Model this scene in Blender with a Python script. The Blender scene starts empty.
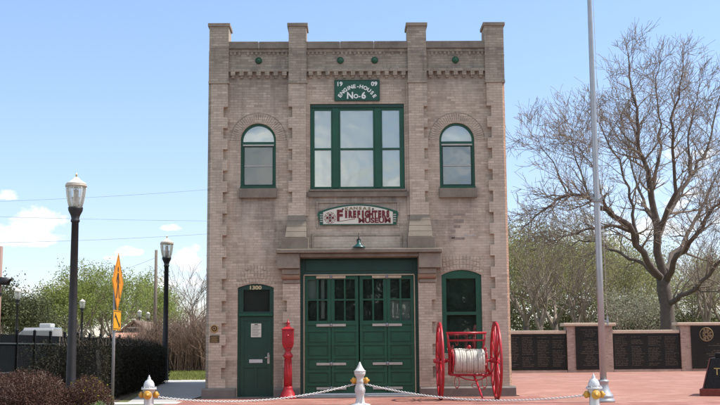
import bpy, bmesh, math, random
from mathutils import Vector, Matrix, noise as mnoise
R = math.radians
PI = math.pi
scn = bpy.context.scene
col = scn.collection

# ------------------------------------------------------------------ camera
CAM = Vector((0.0, -26.6, 1.20))
YAW, TILT, ROLL, FPX = R(.741), R(7.559), R(.437), 1090.0
fw = Vector((math.sin(YAW)*math.cos(TILT), math.cos(YAW)*math.cos(TILT), math.sin(TILT)))
rt0 = Vector((math.cos(YAW), -math.sin(YAW), 0)); up0 = rt0.cross(fw)
rt = rt0*math.cos(ROLL) - up0*math.sin(ROLL); up = up0*math.cos(ROLL) + rt0*math.sin(ROLL)
cd = bpy.data.cameras.new('camera'); cam = bpy.data.objects.new('camera', cd); col.objects.link(cam)
cam.matrix_world = Matrix(((rt.x, up.x, -fw.x, CAM.x), (rt.y, up.y, -fw.y, CAM.y), (rt.z, up.z, -fw.z, CAM.z), (0, 0, 0, 1)))
cd.sensor_width = 36; cd.lens = 36*FPX/720; cd.clip_start = .1; cd.clip_end = 6000
scn.camera = cam

def at_y(px, py, Y):
    """the point at depth Y that the survey sighting (px, py) hits"""
    d = fw + rt*((px-360)/FPX) - up*((py-202.5)/FPX)
    return CAM + d*((Y-CAM.y)/d.y)

# ------------------------------------------------------------------ node helpers
def nmat(name):
    m = bpy.data.materials.new(name); m.use_nodes = True
    nt = m.node_tree; b = nt.nodes['Principled BSDF']
    return m, nt, b
def nd(nt, t, **k):
    n = nt.nodes.new(t)
    for a, v in k.items():
        if a in n.inputs: n.inputs[a].default_value = v
        else: setattr(n, a, v)
    return n
def lk(nt, a, b): nt.links.new(a, b)
def c4(c): return (c[0], c[1], c[2], 1)
def mixc(nt, fac, a, b, blend='MIX'):
    n = nt.nodes.new('ShaderNodeMix'); n.data_type = 'RGBA'; n.blend_type = blend
    for s, v in ((0, fac), (6, a), (7, b)):
        if isinstance(v, (int, float)): n.inputs[s].default_value = v
        elif isinstance(v, tuple): n.inputs[s].default_value = c4(v)
        else: lk(nt, v, n.inputs[s])
    return n.outputs[2]
def mth(nt, op, a, b=None, c=None, clamp=False):
    n = nt.nodes.new('ShaderNodeMath'); n.operation = op; n.use_clamp = clamp
    for i, v in enumerate((a, b, c)):
        if v is None: continue
        if isinstance(v, (int, float)): n.inputs[i].default_value = v
        else: lk(nt, v, n.inputs[i])
    return n.outputs[0]
def noise(nt, vec, scale, detail=4, rough=.6):
    n = nd(nt, 'ShaderNodeTexNoise', Scale=scale, Detail=detail, Roughness=rough)
    if vec is not None: lk(nt, vec, n.inputs['Vector'])
    return n.outputs['Fac']
def rng_map(nt, v, a, b, c=0, d=1):
    n = nd(nt, 'ShaderNodeMapRange', **{'From Min': a, 'From Max': b, 'To Min': c, 'To Max': d})
    n.clamp = True
    lk(nt, v, n.inputs['Value']); return n.outputs['Result']
def objco(nt): return nd(nt, 'ShaderNodeTexCoord').outputs['Object']
def geopos(nt): return nd(nt, 'ShaderNodeNewGeometry').outputs['Position']
def bump(nt, b, h, strength=.3, dist=.01):
    n = nd(nt, 'ShaderNodeBump', Strength=strength, Distance=dist); lk(nt, h, n.inputs['Height']); lk(nt, n.outputs['Normal'], b.inputs['Normal'])

def plain(name, c, rough=.6, metal=0, var=.18, scale=9, bmp=.1, dirt=None, coat=0):
    m, nt, b = nmat(name); p = geopos(nt)
    n1 = noise(nt, p, scale); n2 = noise(nt, p, scale*7)
    k = mth(nt, 'ADD', mth(nt, 'MULTIPLY', n1, .7), mth(nt, 'MULTIPLY', n2, .3))
    lo = tuple(x*(1-var) for x in c); hi = tuple(min(1, x*(1+var)) for x in c)
    colr = mixc(nt, rng_map(nt, k, .3, .7), lo, hi)
    if dirt:
        colr = mixc(nt, rng_map(nt, noise(nt, p, scale*.45, 6, .7), .55, .75, 0, .7), colr, dirt)
    lk(nt, colr, b.inputs['Base Color'])
    lk(nt, rng_map(nt, n2, .3, .7, max(.03, rough-.1), min(1, rough+.1)), b.inputs['Roughness'])
    b.inputs['Metallic'].default_value = metal
    b.inputs['Coat Weight'].default_value = coat
    if bmp: bump(nt, b, n2, bmp, .004)
    return m

def brick_mat(name, c1, c2, mortar, bw=.205, rh=.064, ms=.008, flat=False, pale=None, dark=None, bstr=.5, offs=.5, palefac=.55, darkfac=.6, stains=False):
    m, nt, b = nmat(name); p = geopos(nt)
    s = nd(nt, 'ShaderNodeSeparateXYZ'); lk(nt, p, s.inputs[0])
    cb = nd(nt, 'ShaderNodeCombineXYZ')
    if flat:
        lk(nt, s.outputs[0], cb.inputs[0]); lk(nt, s.outputs[1], cb.inputs[1])
    else:
        lk(nt, mth(nt, 'ADD', s.outputs[0], s.outputs[1]), cb.inputs[0]); lk(nt, s.outputs[2], cb.inputs[1])
    # slightly wandering joints
    br = nd(nt, 'ShaderNodeTexBrick', Scale=1.0, Color1=c4(c1), Color2=c4(c2), Mortar=c4(mortar))
    br.inputs['Brick Width'].default_value = bw; br.inputs['Row Height'].default_value = rh
    br.inputs['Mortar Size'].default_value = ms; br.inputs['Mortar Smooth'].default_value = .25
    br.inputs['Bias'].default_value = 0; br.offset = offs
    wob = nd(nt, 'ShaderNodeVectorMath', operation='MULTIPLY_ADD')
    nz = nd(nt, 'ShaderNodeTexNoise', Scale=6.0, Detail=2); lk(nt, p, nz.inputs['Vector'])
    lk(nt, nz.outputs['Color'], wob.inputs[0]); wob.inputs[1].default_value = (.012, .012, 0); lk(nt, cb.outputs[0], wob.inputs[2])
    lk(nt, wob.outputs[0], br.inputs['Vector'])
    cc = br.outputs['Color']
    if not flat:
        b2 = nd(nt, 'ShaderNodeTexBrick', Scale=1.0, Color1=(0, 0, 0, 1), Color2=(1, 1, 1, 1), Mortar=(.5, .5, .5, 1))
        for k_, v_ in (('Brick Width', bw), ('Row Height', rh), ('Mortar Size', ms), ('Mortar Smooth', .25)): b2.inputs[k_].default_value = v_
        b2.offset = offs; b2.inputs['Bias'].default_value = 0
        lk(nt, wob.outputs[0], b2.inputs['Vector'])
        cc = mixc(nt, rng_map(nt, b2.outputs['Color'], .80, .98, 0, .55), cc, tuple(x*.55 for x in c2))
        cc = mixc(nt, rng_map(nt, b2.outputs['Color'], .22, .03, 0, .5), cc, tuple(min(.8, x*1.25) for x in c1))
    # mottling at several sizes
    cc = mixc(nt, rng_map(nt, noise(nt, p, 22, 3), .35, .7, 0, .35), cc, tuple(x*.62 for x in c1))
    cc = mixc(nt, rng_map(nt, noise(nt, p, 1.1, 5, .65), .42, .66, 0, .35), cc, tuple(x*.66 for x in c2))
    if pale:
        mp = nd(nt, 'ShaderNodeMapping'); mp.inputs['Scale'].default_value = (1.0, 1.0, .8) ; mp.inputs['Location'].default_value = (3.3, 1.2, .7)
        lk(nt, p, mp.inputs[0])
        cc = mixc(nt, rng_map(nt, noise(nt, mp.outputs[0], .9, 6, .7), .5, .64, 0, palefac), cc, pale)
    if dark:
        mp = nd(nt, 'ShaderNodeMapping'); mp.inputs['Scale'].default_value = (3.2, 3.2, .55); mp.inputs['Location'].default_value = (.4, 7.1, 2.2)
        lk(nt, p, mp.inputs[0])
        cc = mixc(nt, rng_map(nt, noise(nt, mp.outputs[0], 1.0, 6, .7), .52, .74, 0, darkfac), cc, dark)
    if stains:
        mp = nd(nt, 'ShaderNodeMapping'); mp.inputs['Scale'].default_value = (5.5, 5.5, .5); lk(nt, p, mp.inputs[0])
        st = rng_map(nt, noise(nt, mp.outputs[0], 1.0, 5, .65), .30, .62)
        wide = rng_map(nt, noise(nt, p, 1.7, 5, .65), .35, .62)
        tot = None
        for x0, x1, zt, ln, amp in STAINS:
            mx_ = mth(nt, 'MULTIPLY', rng_map(nt, s.outputs[0], x0-.12, x0+.08), rng_map(nt, s.outputs[0], x1+.12, x1-.08))
            mz_ = mth(nt, 'MULTIPLY', rng_map(nt, s.outputs[2], zt-ln, zt), rng_map(nt, s.outputs[2], zt+.04, zt))
            q = mth(nt, 'MULTIPLY', mth(nt, 'MULTIPLY', mx_, mz_), amp)
            tot = q if tot is None else mth(nt, 'MAXIMUM', tot, q)
        cc = mixc(nt, mth(nt, 'MULTIPLY', tot, mth(nt, 'MAXIMUM', st, mth(nt, 'MULTIPLY', wide, .8))), cc, (.125, .105, .092))
        # lime bloom on the lower bays
        lime = mth(nt, 'MULTIPLY', mth(nt, 'MULTIPLY', rng_map(nt, s.outputs[2], 2.6, 3.6), rng_map(nt, s.outputs[2], 5.2, 4.2)), rng_map(nt, noise(nt, p, 1.5, 6, .7), .42, .60, 0, .55))
        cc = mixc(nt, lime, cc, (.62, .525, .43))
    lk(nt, cc, b.inputs['Base Color']); b.inputs['Roughness'].default_value = .92
    b.inputs['Specular IOR Level'].default_value = .2
    h = mth(nt, 'ADD', mth(nt, 'MULTIPLY', br.outputs['Fac'], -1.0), mth(nt, 'MULTIPLY', noise(nt, p, 60, 3), .35))
    bump(nt, b, h, bstr, .008)
    return m

def leaf_mat(name, c, var=.45, trans=.35, c2=None):
    m, nt, b = nmat(name)
    g = nd(nt, 'ShaderNodeNewGeometry'); r = g.outputs['Random Per Island']
    big = noise(nt, g.outputs['Position'], .45, 3)
    lo = tuple(x*(1-var) for x in c); hi = tuple(x*(1+var) for x in (c2 or c))
    k = mth(nt, 'ADD', mth(nt, 'MULTIPLY', r, .65), mth(nt, 'MULTIPLY', rng_map(nt, big, .3, .7), .35))
    cc = mixc(nt, k, lo, hi)
    lk(nt, cc, b.inputs['Base Color']); b.inputs['Roughness'].default_value = .6
    b.inputs['Specular IOR Level'].default_value = .1
    t = nd(nt, 'ShaderNodeBsdfTranslucent'); lk(nt, cc, t.inputs[0])
    mx = nd(nt, 'ShaderNodeMixShader'); mx.inputs[0].default_value = trans
    lk(nt, b.outputs[0], mx.inputs[1]); lk(nt, t.outputs[0], mx.inputs[2])
    lk(nt, mx.outputs[0], nt.nodes['Material Output'].inputs['Surface'])
    return m

def glass_mat(name, refl=.25, tint=(.8, .85, .84), rough=.02, wav=.15):
    m, nt, b = nmat(name); nt.nodes.remove(b)
    t = nd(nt, 'ShaderNodeBsdfTransparent', Color=c4(tint)); g = nd(nt, 'ShaderNodeBsdfGlossy', Roughness=rough)
    g.inputs['Color'].default_value = (.94, .94, .88, 1)
    fr = nd(nt, 'ShaderNodeFresnel', IOR=1.5)
    f = mth(nt, 'ADD', fr.outputs[0], refl, clamp=True)
    bp = nd(nt, 'ShaderNodeBump', Strength=wav, Distance=.02); lk(nt, noise(nt, geopos(nt), 2.2, 1), bp.inputs['Height'])
    lk(nt, bp.outputs[0], g.inputs['Normal'])
    mx = nd(nt, 'ShaderNodeMixShader'); lk(nt, f, mx.inputs[0]); lk(nt, t.outputs[0], mx.inputs[1]); lk(nt, g.outputs[0], mx.inputs[2])
    lk(nt, mx.outputs[0], nt.nodes['Material Output'].inputs['Surface'])
    return m

# ------------------------------------------------------------------ materials
BR1, BR2, MOR = (.575, .467, .370), (.48, .377, .293), (.40, .332, .268)
M = {}
# where water and soot have marked the wall: x0, x1, top, length, strength
STAINS = [(-2.64, -1.70, 4.87, 1.1, .8), (2.30, 3.24, 4.85, .9, .7), (-.95, 1.55, 4.89, .45, .9), (-3.4, 4.0, 8.64, .9, .55), (-2.9, -1.45, 7.9, 1.0, .6),
          (2.05, 3.5, 7.9, .6, .4), (-1.95, -1.4, 4.3, 1.6, .7), (2.1, 2.6, 4.3, 1.6, .7), (-.9, 1.5, 7.9, .5, .4), (-3.45, 4.0, .9, .7, .45)]
M['brick'] = brick_mat('buff_brick', BR1, BR2, MOR, pale=(.58, .49, .395), dark=(.20, .165, .14), palefac=.5, darkfac=.55, stains=True)
M['brick_grey'] = brick_mat('weathered_brick', (.465, .39, .308), (.38, .313, .244), (.315, .262, .212), dark=(.11, .095, .085), darkfac=.7, stains=True)
M['brick_pier'] = brick_mat('smooth_buff_brick', (.585, .477, .380), (.515, .412, .323), MOR, pale=(.56, .47, .375), dark=(.24, .20, .17), palefac=.4, darkfac=.5, stains=True)
M['brick_sunlit'] = brick_mat('sunlit_tone_brick', (.44, .28, .20), (.36, .22, .15), (.30, .22, .17))
M['stone'] = plain('grey_limestone', (.265, .22, .175), .9, 0, .25, 3.5, .35, dirt=(.12, .105, .09))
M['stone_dark'] = plain('sooty_limestone', (.205, .17, .135), .92, 0, .35, 3, .4, dirt=(.07, .062, .055))
M['stone_bracket'] = plain('brown_grey_sandstone', (.215, .18, .142), .92, 0, .25, 3, .4, dirt=(.12, .10, .086))
M['scar'] = plain('stained_brick', (.27, .22, .185), .95, 0, .3, 14, .4)
M['stone_base'] = plain('base_stone', (.17, .145, .13), .9, 0, .25, 4, .4, dirt=(.09, .08, .07))
M['orange_stone'] = plain('orange_terracotta', (.27, .175, .12), .9, 0, .2, 6, .2)
M['joint'] = plain('lime_mortar', (.42, .38, .34), .95)
M['green'] = plain('green_paint', (.006, .072, .036), .42, 0, .3, 2.2, .12, dirt=(.015, .080, .050))
M['green_dark'] = plain('deep_green_paint', (.006, .043, .026), .42, 0, .25, 3, .08)
M['sign_green'] = plain('sign_green_paint', (.009, .080, .046), .45, 0, .1, 3, .03)
M['cream'] = plain('cream_paint', (.66, .62, .52), .5, 0, .06, 5, .03)
M['white_letter'] = plain('white_letter_paint', (.78, .78, .74), .5, 0, .05, 5, 0)
M['maroon'] = plain('maroon_letter_paint', (.14, .009, .012), .45, 0, .15, 8, 0)
M['gold'] = plain('dull_gold_paint', (.23, .165, .08), .5, 0, .2, 8, 0)
M['gold_bright'] = plain('gold_paint', (.60, .50, .28), .45, 0, .15, 8, 0)
M['black'] = plain('black_paint', (.016, .016, .016), .42, 0, .25, 6, .05)
M['iron'] = plain('black_cast_iron', (.022, .022, .024), .5, .0, .3, 6, .1)
M['red'] = plain('red_enamel', (.40, .011, .022), .36, 0, .3, 7, .06, dirt=(.20, .016, .016), coat=.15)
M['red_dull'] = plain('red_gloss_paint', (.36, .011, .020), .42, 0, .3, 9, .08, dirt=(.20, .014, .016))
M['silver'] = plain('silver_paint', (.56, .56, .56), .42, .25, .12, 14, .08, dirt=(.42, .38, .35))
M['white_paint'] = plain('white_paint', (.52, .52, .51), .5, 0, .14, 12, .12, dirt=(.30, .265, .235))
M['orange_cap'] = plain('orange_yellow_paint', (.55, .28, .035), .45, 0, .15, 9, .05)
M['chain'] = plain('galvanised_chain', (.62, .62, .60), .5, .2, .2, 40, .1)
M['hose'] = plain('white_canvas_hose', (.57, .54, .47), .9, 0, .2, 24, .5, dirt=(.40, .36, .30))
M['alu'] = plain('brushed_aluminium', (.40, .41, .42), .42, .6, .1, 5, .03)
M['bronze'] = plain('bronze', (.09, .055, .035), .45, .6, .25, 12, .1)
M['brass'] = plain('brass', (.45, .30, .12), .4, .7, .2, 12, .1)
M['sheet'] = plain('weathered_metal_strip', (.50, .41, .29), .6, .1, .2, 12, .1)
M['threshold'] = plain('zinc_strip', (.60, .65, .68), .45, .3, .1, 10, .05)
M['strap'] = plain('pale_steel', (.43, .41, .37), .5, .2, .15, 10, .1)
M['paper'] = plain('notice_paper', (.62, .60, .52), .8, 0, .08, 20, 0)
M['blind'] = plain('pale_blind', (.72, .74, .68), .85, 0, .06, 2, 0)
M['screen'] = plain('grey_insect_screen', (.20, .21, .205), .9, 0, .1, 6, 0)
M['backing_green'] = plain('grey_green_pane_fill', (.17, .21, .175), .9, 0, .5, 2.5, 0)  # for the sheet added behind the lower window to lift its panes from black
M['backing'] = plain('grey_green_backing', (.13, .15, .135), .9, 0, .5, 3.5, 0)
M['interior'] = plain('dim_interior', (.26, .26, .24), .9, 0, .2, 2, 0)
M['glass'] = glass_mat('window_glass', .16)
M['glass_up'] = glass_mat('upper_window_glass', .19, (.95,.97,.95), wav=.25)
M['glass_screen'] = glass_mat('screened_window_glass', .07, (.75,.78,.76), .05, .25)
M['glass_mid'] = glass_mat('half_screened_window_glass', .13, (.75,.78,.76), .03, .3)
def globe_mat():
    m = glass_mat('ribbed_lamp_globe', .10, (.9, .92, .92), .12, .5); nt = m.node_tree; out = nt.nodes['Material Output']
    src = out.inputs['Surface'].links[0].from_socket
    d = nd(nt, 'ShaderNodeBsdfDiffuse', Color=(.75, .78, .78, 1)); t = nd(nt, 'ShaderNodeBsdfTranslucent', Color=(.75, .78, .78, 1))
    a = nt.nodes.new('ShaderNodeAddShader'); lk(nt, d.outputs[0], a.inputs[0]); lk(nt, t.outputs[0], a.inputs[1])
    mx = nt.nodes.new('ShaderNodeMixShader'); mx.inputs[0].default_value = .17
    lk(nt, src, mx.inputs[1]); lk(nt, a.outputs[0], mx.inputs[2]); lk(nt, mx.outputs[0], out.inputs['Surface']); return m
M['globe'] = globe_mat()
M['lamp_cap'] = plain('pale_lamp_cap', (.70, .66, .58), .5, 0, .12, 10, .05)
M['lamp_core'] = plain('lamp_core', (.55, .47, .38), .5, .1, .2, 10, .05)
M['sign_yellow'] = plain('amber_sign_sheet', (.66, .25, .012), .45, 0, .06, 5, .02)
M['sign_yellow2'] = plain('yellow_sign_sheet', (.70, .34, .015), .45, 0, .06, 5, .02)
M['galv'] = plain('galvanised_steel', (.30, .31, .32), .5, .4, .15, 12, .05)
M['cap_stone'] = plain('buff_coping_stone', (.50, .40, .31), .85, 0, .12, 6, .15)
M['memorial_brick'] = brick_mat('memorial_pink_brick', (.43, .315, .26), (.37, .265, .215), (.40, .32, .28))
M['bark'] = plain('grey_brown_bark', (.115, .09, .075), .95, 0, .35, 5, .6)
M['twig'] = plain('brown_twig', (.245, .195, .155), .95, 0, .3, 3, .2)
M['brush'] = leaf_mat('dry_brush_stems', (.185, .125, .095), .4, .0)
M['wood_pole'] = plain('weathered_pole_wood', (.16, .125, .10), .95, 0, .25, 6, .4)
M['wire'] = plain('weathered_cable', (.30, .34, .38), .6, 0, .1, 6, 0)
M['leaf_olive'] = leaf_mat('olive_spring_leaves', (.29, .285, .125), .45, .45)
M['leaf_fresh'] = leaf_mat('fresh_spring_leaves', (.255, .30, .09), .4, .45)
M['leaf_dark'] = leaf_mat('dark_evergreen_leaves', (.095, .105, .05), .5, .2)
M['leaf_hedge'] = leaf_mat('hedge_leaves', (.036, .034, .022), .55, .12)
M['leaf_belt'] = leaf_mat('street_tree_leaves', (.085, .095, .055), .5, .3)
M['leaf_under'] = leaf_mat('scrub_leaves', (.15, .155, .075), .45, .3)
M['blossom'] = leaf_mat('white_blossom', (.29, .285, .205), .3, .35)
M['barberry'] = leaf_mat('barberry_leaves', (.105, .058, .044), .55, .2)
M['yellow_leaf'] = leaf_mat('yellow_green_leaves', (.30, .27, .03), .4, .35)
M['bright_leaf'] = leaf_mat('bright_new_leaves', (.15, .24, .08), .4, .35)
M['roof_brown'] = plain('brown_shingles', (.155, .105, .075), .9, 0, .3, 8, .4)
M['house_wall'] = plain('tan_siding', (.30, .23, .18), .85, 0, .12, 5, .1)
M['salmon'] = plain('salmon_tiles', (.42, .22, .15), .85, 0, .15, 5, .2)
M['van_white'] = plain('white_van_paint', (.25, .255, .255), .3, 0, .05, 5, 0, coat=.4)
M['dark_glass'] = plain('dark_tinted_glass', (.02, .022, .025), .08, 0, .1, 5, 0)
M['fence_slat'] = plain('black_fence_slats', (.006, .0075, .009), .95, 0, .3, 3, .1)
M['fence_post'] = plain('black_fence_posts', (.010, .011, .012), .5, 0, .2, 5, .05)
M['rubber'] = plain('dark_rubber', (.03, .03, .03), .8)
M['pink_pole'] = plain('oxide_red_post', (.28, .17, .14), .7, 0, .2, 5, .1)
M['mon_red'] = plain('red_granite', (.13, .028, .022), .25, 0, .3, 30, 0)

M['fence_slat'].node_tree.nodes['Principled BSDF'].inputs['Specular IOR Level'].default_value = .08
M['fence_post'].node_tree.nodes['Principled BSDF'].inputs['Specular IOR Level'].default_value = .15
def granite():
    m, nt, b = nmat('black_granite'); p = geopos(nt)
    cc = mixc(nt, rng_map(nt, noise(nt, p, 40, 3), .4, .7), (.012, .012, .012), (.030, .028, .026))
    lk(nt, cc, b.inputs['Base Color']); b.inputs['Roughness'].default_value = .3; b.inputs['Specular IOR Level'].default_value = .13
    return m
M['granite'] = granite()
M['gilt'] = plain('gilded_engraving', (.075, .055, .035), .6, 0, .3, 30, 0)

# ground materials
M['emblem_gilt'] = plain('weathered_gilt', (.20, .145, .075), .6, .2, .3, 30, .1)
def ground_mix(name, a, b_, scale, c=None, rough=.95, bm=.3, cscale=.35, cf=.7):
    m, nt, b = nmat(name); p = geopos(nt)
    cc = mixc(nt, rng_map(nt, noise(nt, p, scale, 6, .7), .35, .65), a, b_)
    if c: cc = mixc(nt, rng_map(nt, noise(nt, p, cscale, 5, .65), .45, .65, 0, cf), cc, c)
    lk(nt, cc, b.inputs['Base Color']); b.inputs['Roughness'].default_value = rough
    b.inputs['Specular IOR Level'].default_value = .2
    bump(nt, b, noise(nt, p, scale*5, 4), bm, .02)
    return m
M['earth'] = ground_mix('park_grass', (.085, .10, .035), (.16, .15, .07), 3, (.19, .15, .10))
M['lawn'] = ground_mix('spring_lawn', (.13, .175, .045), (.24, .25, .09), 5, (.30, .24, .13))
M['mulch'] = ground_mix('mulch', (.06, .045, .035), (.13, .095, .07), 14, bm=.6)
M['asphalt'] = ground_mix('asphalt', (.045, .045, .046), (.065, .064, .062), 30, (.08, .078, .074))
M['concrete'] = ground_mix('concrete', (.34, .33, .31), (.42, .41, .385), 6, (.28, .265, .245), bm=.15, cf=.5)
M['concrete_sunlit'] = ground_mix('sunlit_tone_concrete', (.50, .48, .44), (.58, .55, .50), 6, (.42, .39, .35), bm=.15, cf=.4)  # lighter copy of the concrete, with sunlight put into its colour
M['paver'] = brick_mat('pink_pavers', (.39, .20, .155), (.335, .162, .125), (.25, .15, .12), bw=.21, rh=.105, ms=.006, flat=True, pale=(.46, .27, .22), dark=(.22, .125, .10), bstr=.4, palefac=.6, darkfac=.6)
M['brickpave'] = brick_mat('red_brick_paving', (.35, .145, .11), (.27, .105, .082), (.27, .18, .15), bw=.21, rh=.105, ms=.01, flat=True, pale=(.50, .28, .23), dark=(.22, .10, .08), bstr=.5, palefac=.5, darkfac=.4)

# ------------------------------------------------------------------ mesh builder
def wloc(o):
    v = Vector((0, 0, 0))
    while o is not None:
        v += o.location; o = o.parent
    return v

class MB:
    def __init__(s): s.v = []; s.f = []; s.sm = []
    def add(s, vs, fs, smooth=False):
        n = len(s.v); s.v += [tuple(p) for p in vs]; s.f += [tuple(i+n for i in f) for f in fs]; s.sm += [smooth]*len(fs); return s
    def box(s, x0, x1, y0, y1, z0, z1):
        return s.add([(x0,y0,z0),(x1,y0,z0),(x1,y1,z0),(x0,y1,z0),(x0,y0,z1),(x1,y0,z1),(x1,y1,z1),(x0,y1,z1)],
                     [(0,3,2,1),(4,5,6,7),(0,1,5,4),(1,2,6,5),(2,3,7,6),(3,0,4,7)])
    def hexa(s, a, b):   # two quads (bottom ring a, top ring b)
        return s.add(list(a)+list(b), [(3,2,1,0),(4,5,6,7),(0,1,5,4),(1,2,6,5),(2,3,7,6),(3,0,4,7)])
    def tube(s, pts, rad, n=6, caps=True, smooth=True):
        pts = [Vector(p) for p in pts]
        if not isinstance(rad, (list, tuple)): rad = [rad]*len(pts)
        vs = []; fs = []; ref = None
        for i, p in enumerate(pts):
            t = (pts[min(i+1, len(pts)-1)] - pts[max(i-1, 0)])
            if t.length < 1e-9: t = Vector((0, 0, 1))
            t.normalize()
            if ref is None:
                ref = t.cross(Vector((0, 0, 1)))
                if ref.length < .05: ref = t.cross(Vector((1, 0, 0)))
            else: ref = ref - t*ref.dot(t)
            if ref.length < 1e-6: ref = t.orthogonal()
            ref.normalize(); b = t.cross(ref)
            for k in range(n):
                a = 2*PI*k/n
                vs.append(p + (ref*math.cos(a) + b*math.sin(a))*rad[i])
        for i in range(len(pts)-1):
            for k in range(n):
                a, c = i*n+k, i*n+(k+1) % n
                fs.append((a, c, c+n, a+n))
        if caps and n > 3:
            fs.append(tuple(range(n-1, -1, -1))); fs.append(tuple(range((len(pts)-1)*n, len(pts)*n)))
        return s.add(vs, fs, smooth)
    def ring(s, c, r, tr, axis='X', n=32, m=8, sx=1, sz=1, a0=0, a1=2*PI):   # torus (tr = tube radius)
        full = abs(a1-a0-2*PI) < 1e-6
        cnt = n if full else n+1
        vs = []; fs = []
        for i in range(cnt):
            a = a0+(a1-a0)*i/n
            for k in range(m):
                b = 2*PI*k/m
                rr = r+tr*math.cos(b); u, v, w = rr*math.cos(a)*sx, rr*math.sin(a)*sz, tr*math.sin(b)
                p = {'X': (w, u, v), 'Y': (u, w, v), 'Z': (u, v, w)}[axis]
                vs.append((c[0]+p[0], c[1]+p[1], c[2]+p[2]))
        for i in range(n):
            for k in range(m):
                j = (i+1) % cnt
                fs.append((i*m+k, i*m+(k+1) % m, j*m+(k+1) % m, j*m+k))
        return s.add(vs, fs, True)
    def lathe(s, prof, c=(0, 0, 0), n=20, axis='Z', smooth=True, caps=True):
        vs = []; fs = []
        for r, h in prof:
            for k in range(n):
                a = 2*PI*k/n; u, v = r*math.cos(a), r*math.sin(a)
                p = {'Z': (u, v, h), 'Y': (u, h, v), 'X': (h, u, v)}[axis]
                vs.append((c[0]+p[0], c[1]+p[1], c[2]+p[2]))
        for i in range(len(prof)-1):
            for k in range(n):
                a, b = i*n+k, i*n+(k+1) % n
                fs.append((a, b, b+n, a+n))
        if caps:
            fs.append(tuple(range(n-1, -1, -1))); fs.append(tuple(range((len(prof)-1)*n, len(prof)*n)))
        return s.add(vs, fs, smooth)
    def plan(s, poly, z0, z1):   # vertical prism over a plan polygon
        n = len(poly); vs = [(x, y, z0) for x, y in poly]+[(x, y, z1) for x, y in poly]
        return s.add(vs, [tuple(range(n-1, -1, -1)), tuple(range(n, 2*n))]+[(i, (i+1) % n, (i+1) % n+n, i+n) for i in range(n)])
    def side(s, prof, x0, x1):   # prism along X over a (y, z) profile
        n = len(prof); vs = [(x0, y, z) for y, z in prof]+[(x1, y, z) for y, z in prof]
        return s.add(vs, [tuple(range(n-1, -1, -1)), tuple(range(n, 2*n))]+[(i, (i+1) % n, (i+1) % n+n, i+n) for i in range(n)])
    def face(s, outer, holes, y0, y1):   # upright slab in XZ with holes, from depth y0 (front) to y1
        cu = bpy.data.curves.new('tmp', 'CURVE'); cu.dimensions = '2D'; cu.fill_mode = 'BOTH'; cu.extrude = (y1-y0)/2
        for pl in [outer]+list(holes):
            sp = cu.splines.new('POLY'); sp.points.add(len(pl)-1); sp.use_cyclic_u = True
            for q, (x, z) in zip(sp.points, pl): q.co = (x, z, 0, 1)
        o = bpy.data.objects.new('tmp', cu); col.objects.link(o)
        dg = bpy.context.evaluated_depsgraph_get(); me = bpy.data.meshes.new_from_object(o.evaluated_get(dg))
        ym = (y0+y1)/2
        s.add([(v.co.x, ym-v.co.z, v.co.y) for v in me.vertices], [tuple(p.vertices) for p in me.polygons])
        bpy.data.objects.remove(o); bpy.data.curves.remove(cu); bpy.data.meshes.remove(me)
        return s
    def text(s, txt, size, x, z, y, ext=.004, align='CENTER', sx=1, sz=1, rot=0, off=0, shear=0, plane=None):
        cu = bpy.data.curves.new('tmp', 'FONT'); cu.body = txt; cu.size = size; cu.align_x = align; cu.align_y = 'CENTER'
        cu.extrude = ext; cu.offset = off; cu.shear = shear; cu.resolution_u = 3
        o = bpy.data.objects.new('tmp', cu); col.objects.link(o)
        dg = bpy.context.evaluated_depsgraph_get(); me = bpy.data.meshes.new_from_object(o.evaluated_get(dg))
        vs = []
        ca, sa = math.cos(rot), math.sin(rot)
        for v in me.vertices:
            a, b = v.co.x*sx, v.co.y*sz; a, b = a*ca-b*sa, a*sa+b*ca
            vs.append(plane(a, b, v.co.z) if plane else (x+a, y-v.co.z, z+b))
        s.add(vs, [tuple(p.vertices) for p in me.polygons])
        bpy.data.objects.remove(o); bpy.data.curves.remove(cu); bpy.data.meshes.remove(me)
        return s
    def build(s, name, mat, parent=None, bevel=0, recalc=True):
        me = bpy.data.meshes.new(name); off = wloc(parent) if parent else Vector((0, 0, 0))
        me.from_pydata([(p[0]-off.x, p[1]-off.y, p[2]-off.z) for p in s.v], [], s.f)
        me.polygons.foreach_set('use_smooth', s.sm)
        if recalc and len(s.f) < 30000:
            bm = bmesh.new(); bm.from_mesh(me); bmesh.ops.recalc_face_normals(bm, faces=bm.faces); bm.to_mesh(me); bm.free()
        me.materials.append(M[mat] if isinstance(mat, str) else mat)
        me.update()
        o = bpy.data.objects.new(name, me); col.objects.link(o)
        if parent: o.parent = parent
        if bevel:
            b = o.modifiers.new('bevel', 'BEVEL'); b.width = bevel; b.segments = 2; b.limit_method = 'ANGLE'; b.angle_limit = R(50)
        return o

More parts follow.
